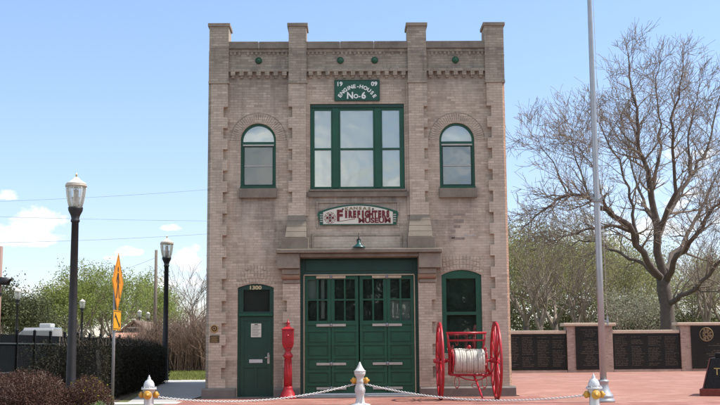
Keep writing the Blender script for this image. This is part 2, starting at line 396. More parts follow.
def tag(o, label=None, cat=None, group=None, kind=None):
    if label: o['label'] = label
    if cat: o['category'] = cat
    if group: o['group'] = group
    if kind: o['kind'] = kind
    return o
def thing(name, label, cat, loc=(0, 0, 0), group=None):
    o = bpy.data.objects.new(name, None); col.objects.link(o); o.location = loc; o.empty_display_size = .2
    return tag(o, label, cat, group)
def copy_tree(o, parent=None):
    c = o.copy(); col.objects.link(c)
    if parent: c.parent = parent
    for ch in list(o.children): copy_tree(ch, c)
    return c
def struct(name, mb, mat): return tag(mb.build(name, mat), kind='structure')
def rectp(x0, x1, z0, z1): return [(x0, z0), (x1, z0), (x1, z1), (x0, z1)]
def archp(x0, x1, z0, zs, zt, n=20):   # opening: jambs to zs, then an arc up to zt
    w = (x1-x0)/2; h = zt-zs; r = (w*w+h*h)/(2*h); cx = (x0+x1)/2; cz = zt-r; a = math.asin(min(1, w/r))
    if h > w*.99: a = PI/2
    return [(x0, z0), (x1, z0)]+[(cx+r*math.sin(a-2*a*i/n), cz+r*math.cos(a-2*a*i/n)) for i in range(n+1)]

# ================================================================== SETTING: ground
def sheet(x0, x1, y0, y1, z):
    return MB().add([(x0, y0, z), (x1, y0, z), (x1, y1, z), (x0, y1, z)], [(0, 1, 2, 3)])
def poly_sheet(pts, z): return MB().add([(x, y, z) for x, y in pts], [tuple(range(len(pts)))])
struct('ground', sheet(-1500, 1500, -600, 2400, -.016), 'earth')
struct('road', sheet(-400, 400, -60, -14, -.010), 'asphalt')
struct('sidewalk', sheet(-60, 60, -14, -7.2, -.006), 'concrete')
struct('plaza', poly_sheet([(-4.2, -7.2), (60, -7.2), (60, 24.6), (4.2, 24.6), (4.2, -.2), (-3.9, -.2)], -.001), 'paver')
struct('brick_paving', poly_sheet([(-3.72, -7.0), (60, -7.0), (60, -3.35), (4.6, -3.35), (4.6, -.02), (-3.72, -.02)], .003), 'brickpave')
struct('path', poly_sheet([(-5.0, -1.35), (-3.74, -1.2), (-3.44, 16.2), (-6.9, 16.2)], -.002), 'concrete')
struct('sunlit_path', poly_sheet([(-12.5, 14.0), (-3.0, 14.0), (-3.0, 15.3), (-12.5, 15.3)], .002), 'concrete_sunlit')  # strip of sun past the building's shadow, painted as lighter paving
struct('lawn', sheet(-16, -1, 15.6, 29, -.007), 'lawn')
struct('planting_bed', poly_sheet([(-13, -7.2), (-4.9, -7.2), (-5.3, -1.2), (-7.0, 15.5), (-13, 15.5)], -.004), 'mulch')
kb = MB()
kb.box(-5.6, -3.75, -2.25, -1.36, -.05, .0)
struct('kerb', kb, 'concrete_sunlit')

# ================================================================== ENGINE HOUSE
WX0, WX1, WY = -3.42, 3.99, .12
EH = thing('engine_house', 'two-storey buff brick fire station with green double doors and four tall parapet piers', 'building', (.285, 0, 0))

big = rectp(-.885, 1.465, 5.07, 7.24)
archL = archp(-2.61, -1.735, 5.11, 6.32, 6.755)
archR = archp(2.335, 3.21, 5.09, 6.31, 6.745)
door_o = archp(-2.66, -1.78, .02, 2.66, 2.755, 10)
low_o = archp(2.33, 3.31, 1.04, 2.935, 3.065, 12)
gar_o = rectp(-1.13, 1.75, 0.015, 3.37)
MB().face(rectp(WX0+.08, WX1-.08, 0.0, 8.64), [big, archL, archR, door_o, low_o, gar_o], WY, .48).build('front_wall', 'brick', EH)
# side, rear walls, roof deck
MB().box(WX0, WX0+.33, .13, 13.5, 0, 8.62).build('side_wall', 'brick_grey', EH)
MB().box(WX1-.33, WX1, .13, 13.5, 0, 8.62).build('side_wall', 'brick_grey', EH)
MB().box(WX0+.33, WX1-.33, 13.2, 13.5, 0, 8.5).build('rear_wall', 'brick_grey', EH)
MB().box(WX0+.33, WX1-.33, .48, 13.2, 8.1, 8.3).build('roof', 'stone_dark', EH)
MB().box(WX0+.33, WX1-.33, .48, 13.2, 3.9, 4.05).build('upper_floor', 'interior', EH)
MB().box(WX0+.33, WX1-.33, .48, 13.2, 0.002, 0.012).build('ground_floor', 'interior', EH)
# splayed corners; the right one's orange paints in the sun on it
MB().plan([(-3.34, .0), (-3.30, .3), (-3.42, .3), (-3.425, .125)], .24, 8.6).build('corner_splay', 'brick_grey', EH)
MB().plan([(3.925, .0), (3.995, .125), (3.99, .3), (3.90, .3)], .24, 8.6).build('corner_splay', 'brick_sunlit', EH)

# toothed pilasters
GZ = [7.15-.535*k for k in range(13)]
def toothed(x_out, x_in, x_far, z0, z1, ks):
    """outline with quoin notches on the x_out side; x_far is the straight side"""
    pts = [(x_far, z0), (x_far, z1), (x_out, z1)]
    for k in ks:
        t = GZ[k]; b = t-.27
        if t > z1 or b < z0: continue
        pts += [(x_out, t), (x_in, t), (x_in, b), (x_out, b)]
    pts += [(x_out, z0)]
    return pts
pil = [(-2.93, -3.035, -3.34, .24, range(13)), (-1.42, -1.325, -.985, 4.42, range(5)),
       (2.045, 1.95, 1.575, 4.42, range(5)), (3.53, 3.635, 3.925, .24, range(13))]
for xo, xi, xf, z0, ks in pil:
    MB().face(toothed(xo, xi, xf, z0, 7.74, ks), [], 0, .14).build('pilaster', 'brick_pier', EH)
# narrow reveal strips beside the centre pilasters
for xa in (-.985, 1.515): MB().box(xa, xa+.06, .07, .14, 4.42, 7.74).build('reveal_strip', 'brick', EH)
# lower piers beside the big doors
MB().face(toothed(-1.55, -1.45, -1.13, .24, 2.74, range(8, 13)), [], -.06, .14).build('lower_pier', 'brick_pier', EH)
MB().face(toothed(2.17, 2.07, 1.75, .24, 2.74, range(8, 13)), [], -.06, .14).build('lower_pier', 'brick_pier', EH)
# parapet piers
for x0, x1 in ((-3.40, -2.915), (-1.415, -.97), (1.565, 2.035), (3.505, 3.985)):
    p = MB(); p.box(x0-.012, x1+.012, -.03, .5, 7.74, 7.80).box(x0, x1, -.02, .56, 7.80, 9.2)
    p.box(x0-.006, x1+.006, -.026, .566, 8.42, 8.46)
    po = p.build('parapet_pier', 'brick_grey', EH)
    MB().box(x0-.035, x1+.035, -.06, .6, 9.2, 9.285).build('cap', 'stone', po, .006)
bays = [(-2.915, -1.415), (-.97, 1.565), (2.035, 3.505)]
rnd = random.Random(3)
for a, b in bays:
    m = MB()
    m.box(a, b, .07, .13, 8.125, 8.635)          # parapet field stands proud
    m.box(a, b, .015, .13, 8.05, 8.125)          # corbel table
    n = round((b-a)/.212); st = (b-a)/n
    for i in range(n):
        x = a+st*(i+.25)
        m.box(x, x+st*.5, .018, .13, 7.955, 8.05)
        m.box(x+st*.08, x+st*.42, .055, .13, 7.895, 7.955)
        x2 = a+st*i
        m.box(x2+.012, x2+st*.25-.004, .075, .13, 7.96, 8.05)
    m.box(a, b, .035, .13, 8.555, 8.632)
    n2 = n*2; s2 = (b-a)/n2
    for i in range(n2):
        x = a+s2*i
        if rnd.random() < .16: continue
        m.box(x+.02, x+s2*.72, .045, .13, 8.485 + rnd.uniform(-.012, .012), 8.555)
    m.build('corbel_table', 'brick_grey', EH)
    # coping stones
    cp = MB(); jt = MB(); k = max(1, round((b-a)/1.0)); w = (b-a)/k
    for i in range(k):
        cp.box(a+w*i+(.014 if i else 0), a+w*(i+1)-(.014 if i < k-1 else 0), -.012, .52, 8.636, 8.815+rnd.uniform(-.006, .004))
        if i: jt.box(a+w*i-.0135, a+w*i+.0135, .0, .51, 8.64, 8.80)
    co = cp.build('coping', 'stone_dark', EH, .006)
    if k > 1: jt.build('mortar_joint', 'joint', co)
for x in (-2.17, -.12, .74, 2.77):
    MB().lathe([(.0, .07), (.085, .07), (.085, .045), (.05, .03), (.025, .012), (0, .012)], (x, 0, 8.34), 16, 'Y').build('tie_rosette', 'green', EH)
# base course
for x0, x1 in ((-3.49, -2.68), (-1.76, -1.14), (1.76, 4.065)):
    m = MB(); yf = -.10
    m.side([(yf, 0), (.3, 0), (.3, .245), (yf+.05, .245), (yf, .205)], x0, x1); m.build('base_course', 'stone_base', EH, .006)
MB().box(-3.49, -3.43, .3, 13.6, 0, .24).build('base_course', 'stone_base', EH)
MB().box(3.995, 4.065, .3, 13.6, 0, .24).build('base_course', 'stone_base', EH)
# weathered stone brackets and lintel
for sgn, x0, x1, X0, X1, b0, b1, l0, l1, c0, c1 in ((1, -1.425, -.98, -1.49, -.975, -1.57, -.915, -1.675, -1.132, -1.56, -1.132),
                                                     (-1, 1.57, 2.05, 1.50, 2.10, 1.49, 2.16, 1.752, 2.30, 1.752, 2.18)):
    m = MB()
    zz = [4.42, 4.28, 4.14, 4.0, 3.86]
    for i in range(4):
        t0, t1 = i/4, (i+1)/4
        L = lambda u, v, t: u+(v-u)*t
        za, zb = zz[i+1], zz[i]
        m.hexa([(L(x0, X0, t1), -.24*t1-.004, za), (L(x1, X1, t1), -.24*t1-.004, za), (L(x1, X1, t1), .14, za), (L(x0, X0, t1), .14, za)],
               [(L(x0, X0, t0), -.24*t0-.004, zb-.003), (L(x1, X1, t0), -.24*t0-.004, zb-.003), (L(x1, X1, t0), .14, zb-.003), (L(x0, X0, t0), .14, zb-.003)])
    m.box(b0, b1, -.31, .14, 3.57, 3.845)
    m.build('bracket_stone', 'stone_bracket', EH, .008)
    m = MB(); m.box(l0, l1, -.30, .14, 3.10, 3.455).build('impost_block', 'stone', EH, .01)
    m = MB(); m.box(c0, c1, -.2, .14, 2.965, 3.09); m.box(c0+.02, c1, -.1, .14, 2.75, 2.835); m.build('impost_moulding', 'stone', EH, .01)
    m = MB(); m.side([(-.13, 2.84), (.13, 2.84), (.13, 2.96), (-.17, 2.96), (-.19, 2.93), (-.18, 2.88)], c0-.01, c1+.0).build('impost_band', 'orange_stone', EH, .004)
MB().box(-1.70, 2.325, -.40, .14, 3.462, 3.562).build('lintel_course', 'stone_bracket', EH, .02)
MB().box(-1.128, 1.748, -.27, .44, 3.372, 3.455).build('lintel', 'stone_dark', EH, .006)
# recessed frieze and sign panel mouldings
m = MB()
for x0, x1, z0, z1 in ((-.84, 1.37, 3.60, 3.965), (-.735, 1.31, 4.12, 4.775)):
    t = .045
    m.box(x0, x1, .085, .13, z1-t, z1).box(x0, x0+t, .085, .13, z0, z1-t).box(x1-t, x1, .085, .13, z0, z1-t)
    m.box(x0+t, x1-t, .10, .13, z0, z0+t*.7)
m.build('panel_moulding', 'brick_grey', EH)
m = MB(); m.box(-.80, 1.33, .10, .13, 3.63, 3.91).build('frieze_panel', 'brick_pier', EH)

rq = random.Random(12)
for (px, py, wd, hh) in ((459, 214.5, .30, .05), (458.5, 221, .26, .09), (457, 226.5, .16, .07), (453, 231, .12, .07), (458, 238.5, .34, .06), (452, 237, .14, .07), (470, 235.5, .3, .05)):
    v = at_y(px, py, .12)
    MB().box(v.x-wd/2, v.x+wd/2, .1165, .13, v.z-hh/2, v.z+hh/2).build('damaged_brick', 'scar' if px != 470 else 'joint', EH, .002)
# ---------------- windows
def sash(name, outline, inner, y0, y1, mat, parent): return MB().face(outline, inner, y0, y1).build(name, mat, parent, .004)
def pane(x0, x1, z0, z1, y, parent, mat='glass'): return MB().box(x0, x1, y, y+.006, z0, z1).build('pane', mat, parent)
# large triple window
gx = [(-.775, -.365), (-.13, .685), (.915, 1.345)]
holes = []
for x0, x1 in gx: holes += [rectp(x0, x1, 5.15, 6.085), rectp(x0, x1, 6.125, 7.085)]
W = MB().face(rectp(-.882, 1.462, 5.073, 7.237), holes, .17, .27).build('triple_window', 'green', EH, .006)
MB().box(-.86, 1.44, .135, .169, 7.15, 7.225).build('head_board', 'green_dark', W)
for x in (-.25, .80): MB().box(x-.075, x+.075, .145, .1695, 5.12, 7.14).build('mullion', 'green', W, .006)
for x0, x1 in gx:
    pane(x0-.01, x1+.01, 5.14, 6.095, .225, W, 'glass_up'); pane(x0-.01, x1+.01, 6.115, 7.095, .20, W, 'glass_up')
    m = MB(); nsl = 24
    m.box(x0-.05, x1+.05, .245, .25, 5.1, 7.15)
    m.build('blind', 'blind', W)
MB().box(-.905, 1.49, .02, .30, 5.02, 5.07).box(-.965, 1.55, .05, .40, 4.885, 5.015).build('window_sill', 'stone_dark', EH, .008)
# arched windows
for op, x0, x1, zs, zt, zb, scr in ((archL, -2.61, -1.735, 6.32, 6.755, 5.11, 'glass_screen'), (archR, 2.335, 3.21, 6.31, 6.745, 5.09, 'glass_mid')):
    f = .055
    lun = archp(x0+f, x1-f, zs-.055, zs-.03, zt-f, 20)
    lun = [(x0+f, zs-.03), (x1-f, zs-.03)]+lun[2:]
    W = MB().face(archp(x0+.002, x1-.002, zb, zs, zt-.002), [lun, rectp(x0+f, x1-f, zb+.06, zs-.095)], .17, .26).build('arched_window', 'green', EH, .005)
    MB().box(x0+f, x1-f, .15, .17, zs-.135, zs-.098).build('transom_bar', 'strap', W)
    zm = (zb+zs)/2-.03
    s = MB().face(rectp(x0+f+.002, x1-f-.002, zb+.062, zs-.137), [rectp(x0+f+.035, x1-f-.035, zb+.11, zm-.014), rectp(x0+f+.035, x1-f-.035, zm+.014, zs-.16)], .19, .225).build('sash', 'green_dark', W)
    MB().box(x0+f+.035, x1-f-.035, .188, .196, zm-.013, zm+.013).build('meeting_rail', 'strap', W)
    pane(x0+f+.03, x1-f-.03, zb+.1, zm, .21, W, scr); pane(x0+f+.03, x1-f-.03, zm, zs-.15, .205, W, scr)
    MB().face([(p[0], p[1]) for p in lun], [], .205, .211).build('fanlight_pane', 'glass_up', W)
    MB().box(x0+f, x1-f, .30, .306, zb+.05, zs-.06).build('screen', 'screen', W)
    MB().box(x0+f, x1-f, .34, .346, zs-.05, zt-.03).build('blind', 'blind', W)
    MB().box(x0-.005, x1+.005, .06, .2, zb-.005, zb+.045).build('sill_board', 'green', W, .005)
    MB().box(x0-.03, x1+.03, .0, .30, zb-.245, zb-.01).build('window_sill', 'stone_dark', EH, .01)
    # brick hood ring, a header course standing a little proud
    cx = (x0+x1)/2; r0 = (x1-x0)/2+.004; r1 = r0+.235; hb = MB(); n = 34
    for i in range(n):
        a0 = PI*i/n+.012; a1 = PI*(i+1)/n-.012
        pts = [(r*math.cos(a), r*math.sin(a)) for r, a in ((r0, a0), (r1, a0), (r1, a1), (r0, a1))]
        hb.hexa([(cx+p[0], .108, zs+p[1]) for p in pts], [(cx+p[0], .135, zs+p[1]) for p in pts])
    hb.build('arch_ring', 'brick_pier', EH)
    hb = MB(); hb.ring((cx, .118, zs), r1+.02, .009, 'Y', 30, 6, a0=0, a1=PI); hb.build('hood_mould', 'brick_grey', EH)
# lower right window
x0, x1, zb, zs, zt = 2.33, 3.31, 1.04, 2.935, 3.065
W = MB().face(archp(x0+.002, x1-.002, zb, zs, zt-.002, 12), [rectp(x0+.115, x1-.135, 2.04, 2.86), rectp(x0+.115, x1-.135, zb+.08, 1.965)], .17, .27).build('sash_window', 'green', EH, .006)
pane(x0+.1, x1-.12, 2.03, 2.87, .205, W); pane(x0+.1, x1-.12, zb+.07, 1.975, .225, W)
MB().box(x0-.02, x1+.02, .03, .3, zb-.14, zb-.004).build('window_sill', 'stone', EH, .008)
def vouss(cx, z, hw, parent, rows):
    hb = MB()
    for r, (w, cnt, rise) in enumerate(rows):
        for i in range(cnt):
            t = (i+.5)/cnt*2-1; x = cx+t*w; ang = t*.22
            zz = z+r*.125+rise*(1-t*t)
            ca, sa = math.cos(ang), math.sin(ang); bw, bh = w/cnt*.86, .052
            pts = [(-bw, -bh), (bw, -bh), (bw, bh), (-bw, bh)]
            pts = [(x+p[0]*ca+p[1]*sa, zz-p[0]*sa+p[1]*ca) for p in pts]
            hb.hexa([(p[0], .109, p[1]) for p in pts], [(p[0], .135, p[1]) for p in pts])
    hb.build('voussoirs', 'brick_pier', parent)
vouss(-2.22, 2.735, .44, EH, [(.47, 12, .10), (.43, 11, .09), (.36, 9, .08), (.26, 7, .06)])
vouss(2.82, 3.02, .5, EH, [(.52, 13, .12), (.54, 13, .11), (.55, 13, .10)])

# ---------------- side door with transom
D = MB().face(archp(-2.658, -1.782, .018, 2.66, 2.752, 10), [rectp(-2.60, -1.835, .022, 1.965), rectp(-2.525, -1.88, 2.08, 2.615)], .17, .28).build('door_frame', 'green_dark', EH, .005)
pane(-2.535, -1.87, 2.07, 2.625, .215, D, 'glass_screen')
MB().box(-2.53, -1.875, .30, .305, 2.07, 2.62).build('screen', 'screen', D)
MB().box(-2.64, -1.80, .13, .172, 1.97, 2.03).build('transom_bar', 'green', D, .006)
dl = MB().box(-2.598, -1.837, .20, .25, .03, 1.96).build('door', 'green_dark', EH)
m = MB()
for a, b in ((-2.60+.002, -2.50), (-1.935, -1.837)): m.box(a, b, .185, .199, .03, 1.96)
for z0, z1 in ((.03, .24), (.72, .84), (1.86, 1.96)): m.box(-2.50, -1.935, .185, .199, z0, z1)
m.box(-2.255, -2.18, .186, .199, .24, .72)
m.build('door_stile', 'green_dark', dl, .004)
m = MB().box(-2.335, -2.085, .178, .184, 1.46, 1.79).build('notice', 'paper', dl)
m = MB()
for i in range(9): m.box(-2.31, -2.12-(i % 3)*.02, .1765, .1785, 1.74-.03*i-.008, 1.74-.03*i)
m.box(-2.25, -2.17, .1765, .1785, 1.755, 1.775)
m.build('notice_print', 'iron', dl)
MB().box(-2.375, -2.05, .172, .184, .84, .925).build('mail_slot', 'white_paint', dl, .004)
m = MB(); m.box(-1.935, -1.88, .176, .185, .82, 1.04); m.tube([(-1.91, .18, .97), (-1.91, .12, .97), (-1.99, .11, .965)], .014, 8); m.lathe([(.022, .185), (.022, .165), (0, .165)], (-1.91, 0, 1.06), 10, 'Y'); m.build('door_handle', 'strap', dl)
MB().text('1300', .125, -2.235, 2.66, .168, .004, sx=1.25, off=.004).build('house_number', 'gold_bright', EH)
MB().box(-2.68, -1.76, -.12, .3, 0, .03).build('door_step', 'stone_base', EH, .006)

# ---------------- engine doors
G = MB().face(rectp(-1.128, 1.748, .02, 3.368), [rectp(-1.035, 1.655, .1, 2.95)], .12, .30).build('door_casing', 'green_dark', EH, .006)
m = MB().box(-1.0, 1.62, .10, .118, 3.06, 3.33).build('header_board', 'green_dark', G, .004)
m = MB(); m.box(-1.04, 1.66, .108, .119, 2.945, 2.972); m.box(-1.052, -1.028, .108, .119, .1, 2.945); m.box(1.648, 1.672, .108, .119, .1, 2.945)
m.build('weather_strip', 'sheet', G)
lx = [(-1.030, -.385), (-.379, .290), (.316, .983), (.989, 1.650)]
for i, (a, b) in enumerate(lx):
    w = b-a; st = .085
    gl = [(a+st, a+w/2-.02), (a+w/2+.02, b-st)]
    hol = [rectp(u, v, z0, z1) for u, v in gl for z0, z1 in ((1.845, 2.335), (2.375, 2.855))]
    L = MB().face(rectp(a, b, .105, 2.945), hol, .165, .225).build('door_leaf', 'green', EH, .003)
    m = MB(); zs_ = [.11, .30, .62, .95, 1.27, 1.60, 1.78]
    for k in range(len(zs_)-1):
        z0, z1 = zs_[k], zs_[k+1]
        m.box(a+.002, b-.002, .138, .1645, z0-.028, z0+.028)
    m.box(a+.002, b-.002, .138, .1645, 1.735, 1.83)
    for u, v in ((a+.002, a+.07), (b-.07, b-.002)): m.box(u, v, .140, .1645, .14, 1.735)
    m.build('rail', 'green', L, .006)
    m = MB()
    for k in range(len(zs_)-2):
        z0, z1 = zs_[k]+.06, zs_[k+1]-.06
        if z1-z0 > .1: m.box(a+.105, b-.105, .150, .1645, z0, z1)
    m.build('raised_panel', 'green', L, .008)
    for u, v in gl:
        for z0, z1 in ((1.845, 2.335), (2.375, 2.855)): pane(u-.008, v+.008, z0-.008, z1+.008, .195, L)
# boards added behind the panes, standing in for missing room light
for a, b in lx: MB().box(a+.06, b-.06, .285, .29, 1.80, 2.90).build('pane_fill', 'backing', EH)
MB().box(2.40, 3.22, .33, .336, 1.06, 2.95).build('pane_fill', 'backing_green', EH)
# a few pale cards stand behind the panes
MB().box(1.05, 1.58, .26, .266, 1.84, 2.34).build('window_card', 'blind', EH)
MB().box(-.95, -.72, .26, .266, 2.37, 2.86).build('window_card', 'blind', EH)
m = MB().box(-.625, -.545, .26, .266, 1.9, 2.86).build('window_card', 'blind', EH)
# strap hinges across each pair
for cx in (-.382, .986):
    for z, mt in ((2.905, 'sheet'), (1.735, 'strap'), (.80, 'strap'), (.215, 'strap')):
        m = MB(); m.box(cx-.36, cx-.03, .118, .137, z-.03, z+.03).box(cx+.03, cx+.36, .118, .137, z-.03, z+.03)
        h = m.build('strap_hinge', mt, EH, .004)
        MB().lathe([(.0, z-.045), (.028, z-.045), (.028, z+.045), (0, z+.045)], (cx, .118, 0), 10).build('hinge_knuckle', 'galv', h)
MB().box(-1.03, 1.65, .09, .16, .058, .098).build('threshold', 'threshold', EH)
MB().box(-1.128, 1.748, -.12, .3, 0, .052).build('door_sill', 'concrete', EH, .008)

# ---------------- signs and small fittings on the wall
S = thing('museum_sign', 'cream museum sign board with arched green edge and maroon lettering above the big doors', 'sign', (.29, .07, 4.17))
def arcpts(x0, z0, x1, zt, n=24):
    w = (x1-x0)/2; h = zt-z0; r = (w*w+h*h)/(2*h); cx = (x0+x1)/2; a = math.asin(w/r)
    return [(cx+r*math.sin(a-2*a*i/n), zt-r+r*math.cos(a-2*a*i/n)) for i in range(n+1)]
SX = lambda p: .29+(p-361)*.00339*1.0
cxs = .292
outl = [(-.65, 4.18), (1.235, 4.18), (1.235, 4.27), (1.29, 4.44), (1.275, 4.50)]+arcpts(-.68, 4.515, 1.265, 4.69)[0:]+[(-.69, 4.50), (-.705, 4.44), (-.65, 4.27)]
MB().face(outl, [], .055, .082).build('sign_board', 'sign_green', S, .004)
inl = [(-.565, 4.205), (1.15, 4.205), (1.15, 4.50)]+arcpts(-.565, 4.50, 1.15, 4.655)[1:-1]+[(-.565, 4.50)]
MB().face(inl, [], .045, .0545).build('cream_panel', 'cream', S)
for s_ in (-1, 1):
    m = MB()
    xw = -.61 if s_ < 0 else 1.195
    for i in range(4): m.box(xw-.035, xw+.035, .048, .0548, 4.26+.055*i, 4.285+.055*i)
    m.build('bracket_groove', 'strap', S)
for i, ch in enumerate('KANSAS'):
    x = cxs+(i-2.5)*.112; z = 4.578+.014*(1-((i-2.5)/2.5)**2); m = MB() if i == 0 else m
    m.text(ch, .098, x, z, .0415, .003, sx=1.4, rot=-(i-2.5)*.012, off=.004)
m.build('sign_lettering', 'gold', S)
m = MB()
for sg in (-1, 1):
    x = cxs+sg*.37; m.add([(x-.028, .041, 4.572), (x, .041, 4.54), (x+.028, .041, 4.572), (x, .041, 4.604)], [(0, 1, 2, 3)])
m.build('diamond_mark', 'iron', S)
m = MB()
m.text('F', .37, -.16, 4.400, .0405, .004, sx=.86, off=.018)
m.build('sign_lettering', 'maroon', S)
m = MB()
for i, ch in enumerate('IREFIGHTERS'):
    w_ = 1.13/11; x = -.045+w_*(i+.45)
    m.text(ch, .222, x, 4.437, .0405, .004, sx=.64 if ch != 'I' else .9, off=.017)
m.build('sign_lettering', 'maroon', S)
m = MB(); m.text('MUSEUM', .17, .70, 4.285, .0405, .004, sx=1.2, off=.007)
m.build('sign_lettering', 'maroon', S)
m = MB(); m.add([(-.17, .043, 4.262), (.22, .043, 4.325), (.22, .043, 4.338), (-.17, .043, 4.275)], [(0, 1, 2, 3)]); m.build('flourish', 'maroon', S)
# round emblem of eight lobes with a cross
e = MB(); ex, ez = -.395, 4.36
for k in range(4):
    a = k*PI/2
    pts = [(.035, -.008), (.085, -.035), (.095, 0), (.085, .035), (.035, .008)]
    e.add([(ex+p[0]*math.cos(a)-p[1]*math.sin(a), .041, ez+p[0]*math.sin(a)+p[1]*math.cos(a)) for p in pts], [(0, 1, 2, 3, 4)])
for k in range(8):
    a = k*PI/4+PI/8; e.ring((ex+.10*math.cos(a), .0415, ez+.10*math.sin(a)), .024, .004, 'Y', 10, 4)
for k in range(20):
    a = k*PI/10; e.ring((ex+.138*math.cos(a), .0415, ez+.138*math.sin(a)), .008, .004, 'Y', 6, 4)
e.ring((ex, .0415, ez), .05, .007, 'Y', 20, 4)
e.build('emblem', 'maroon', S)
MB().lathe([(.0, .036), (.026, .037), (.026, .045), (0, .045)], (ex, 0, ez), 12, 'Y').build('emblem_centre', 'iron', S)

S = thing('name_board', 'green board reading engine house No-6 with dates above the triple window', 'sign', (.29, .08, 7.31))
MB().box(-.275, .86, .075, .118, 7.305, 7.84).build('board', 'sign_green', S, .004)
m = MB(); t = .018
m.box(-.275, .86, .066, .0745, 7.84-t, 7.84).box(-.275, .86, .066, .0745, 7.305, 7.305+t).box(-.275, -.275+t, .066, .0745, 7.305+t, 7.84-t).box(.86-t, .86, .066, .0745, 7.305+t, 7.84-t)
m.build('board_rim', 'green_dark', S)
m = MB(); u = .0126/.9*.9   # one survey unit in metres
PX = lambda x: -.275+(x-125)*(1.135/415); PZ = lambda z: 7.84-(z-85)*(.535/183)
m.text('19', .15, PX(172), PZ(122), .0715, .003, sx=1.05, off=.004); m.text('09', .15, PX(490), PZ(122), .0715, .003, sx=1.05, off=.004)
m.text('N', .235, PX(268), PZ(224), .0715, .003, sx=.95, off=.007); m.text('O', .145, PX(322), PZ(230), .0715, .003, off=.005); m.text('-', .15, PX(355), PZ(228), .0715, .003, off=.006); m.text('6', .235, PX(392), PZ(224), .0715, .003, sx=1.0, off=.007)
cxp, czp, Rp = 332, 330, 188
str_ = 'ENGINE-HOUSE'; angs = [-56, -45.5, -34.5, -25.5, -17.5, -7.5, 2.5, 12, 24, 35.5, 46.5, 57]
for ch, an in zip(str_, angs):
    a = R(an); px, pz = cxp+Rp*math.sin(a), czp-Rp*math.cos(a)
    m.text(ch, .128, PX(px), PZ(pz), .0715, .003, sx=1.05, rot=-a*.95, off=.005)
m.build('board_lettering', 'white_letter', S)

S = thing('gooseneck_lamp', 'small teal gooseneck lamp over the middle of the big doors', 'lamp', (.305, .1, 3.72))
m = MB(); m.tube([(.305, .10, 3.80), (.305, -.02, 3.90), (.305, -.16, 3.945), (.305, -.30, 3.92), (.305, -.36, 3.84), (.305, -.37, 3.74)], .013, 8); m.lathe([(.0, .10), (.05, .10), (.05, .08), (0, .08)], (.305, 0, 3.80), 12, 'Y'); m.build('arm', 'black', S)
m = MB(); m.lathe([(.022, 3.76), (.035, 3.74), (.045, 3.69), (.085, 3.645), (.155, 3.60), (.16, 3.58), (.15, 3.58), (.075, 3.635), (.03, 3.68)], (.305, -.37, 0), 24, caps=False)
sh_m = plain('teal_enamel', (.012, .075, .075), .35, 0, .15, 6, .02); M['teal'] = sh_m
m.build('shade', 'teal', S)
MB().lathe([(.0, 3.6), (.03, 3.61), (.035, 3.64), (.02, 3.68), (0, 3.68)], (.305, -.37, 0), 12).build('bulb', 'white_paint', S)

S = thing('bronze_plaque', 'dark bronze rectangular plaque on the left corner pilaster', 'plaque', (-3.195, -.01, 1.33))
MB().box(-3.31, -3.085, -.018, -.001, 1.335, 1.505).build('plate', 'bronze', S, .003)
m = MB()
for i in range(5): m.box(-3.285, -3.11-(.03 if i % 2 else 0), -.0195, -.017, 1.475-.028*i-.008, 1.475-.028*i)
m.build('raised_text', 'brass', S)
S = thing('round_medallion', 'round gold rimmed bronze medallion above the plaque on the left pilaster', 'medallion', (-3.205, -.01, 1.67))
MB().lathe([(0, -.022), (.06, -.02), (.085, -.001)], (-3.205, 0, 1.67), 24, 'Y').build('disc', 'bronze', S)
MB().ring((-3.205, -.012, 1.67), .083, .013, 'Y', 28, 8).build('rim', 'brass', S)
MB().ring((-3.205, -.02, 1.67), .035, .008, 'Y', 20, 6).build('inner_ring', 'brass', S)

# ================================================================== STREET FURNITURE
# fire alarm pedestal
ax, ay = -1.40, -.42
S = thing('fire_alarm_pedestal', 'tall red cast iron fire alarm box on a column beside the green door', 'alarm box', (ax, ay, 0))
MB().lathe([(.20, 0), (.20, .05), (.175, .075), (.16, .14), (.125, .19), (.11, .24), (.115, .27), (.10, .29)], (ax, ay, 0), 12).build('base', 'red_dull', S)
m = MB(); m.lathe([(.092, .28), (.085, .6), (.08, .95), (.10, .97), (.115, 1.0), (.115, 1.03), (.09, 1.06), (.06, 1.11), (.075, 1.15), (.10, 1.19)], (ax, ay, 0), 16)
for k in range(8):
    a = k*PI/4; m.tube([(ax+.09*math.cos(a), ay+.09*math.sin(a), .3), (ax+.079*math.cos(a), ay+.079*math.sin(a), .93)], .012, 5)
m.build('column', 'red_dull', S)
m = MB()
m.add([(ax-.10, ay-.09, 1.19), (ax+.10, ay-.09, 1.19), (ax+.10, ay+.09, 1.19), (ax-.10, ay+.09, 1.19),
       (ax-.135, ay-.12, 1.30), (ax+.135, ay-.12, 1.30), (ax+.135, ay+.12, 1.30), (ax-.135, ay+.12, 1.30),
       (ax-.14, ay-.12, 1.62), (ax+.14, ay-.12, 1.62), (ax+.14, ay+.12, 1.62), (ax-.14, ay+.12, 1.62)],
      [(3, 2, 1, 0)]+[(i, (i+1) % 4, (i+1) % 4+4, i+4) for i in range(4)]+[(i+4, (i+1) % 4+4, (i+1) % 4+8, i+8) for i in range(4)]+[(8, 9, 10, 11)])
m.build('alarm_box', 'red_dull', S, .012)
m = MB().box(ax-.10, ax+.10, ay-.135, ay-.118, 1.33, 1.58); m.build('box_door', 'red_dull', S, .006)
m = MB(); m.lathe([(.03, ay-.15), (.03, ay-.134), (0, ay-.134)][::-1], (ax, 0, 1.48), 12, 'Y'); m.box(ax-.012, ax+.012, ay-.16, ay-.135, 1.38, 1.46); m.build('pull_handle', 'red', S)
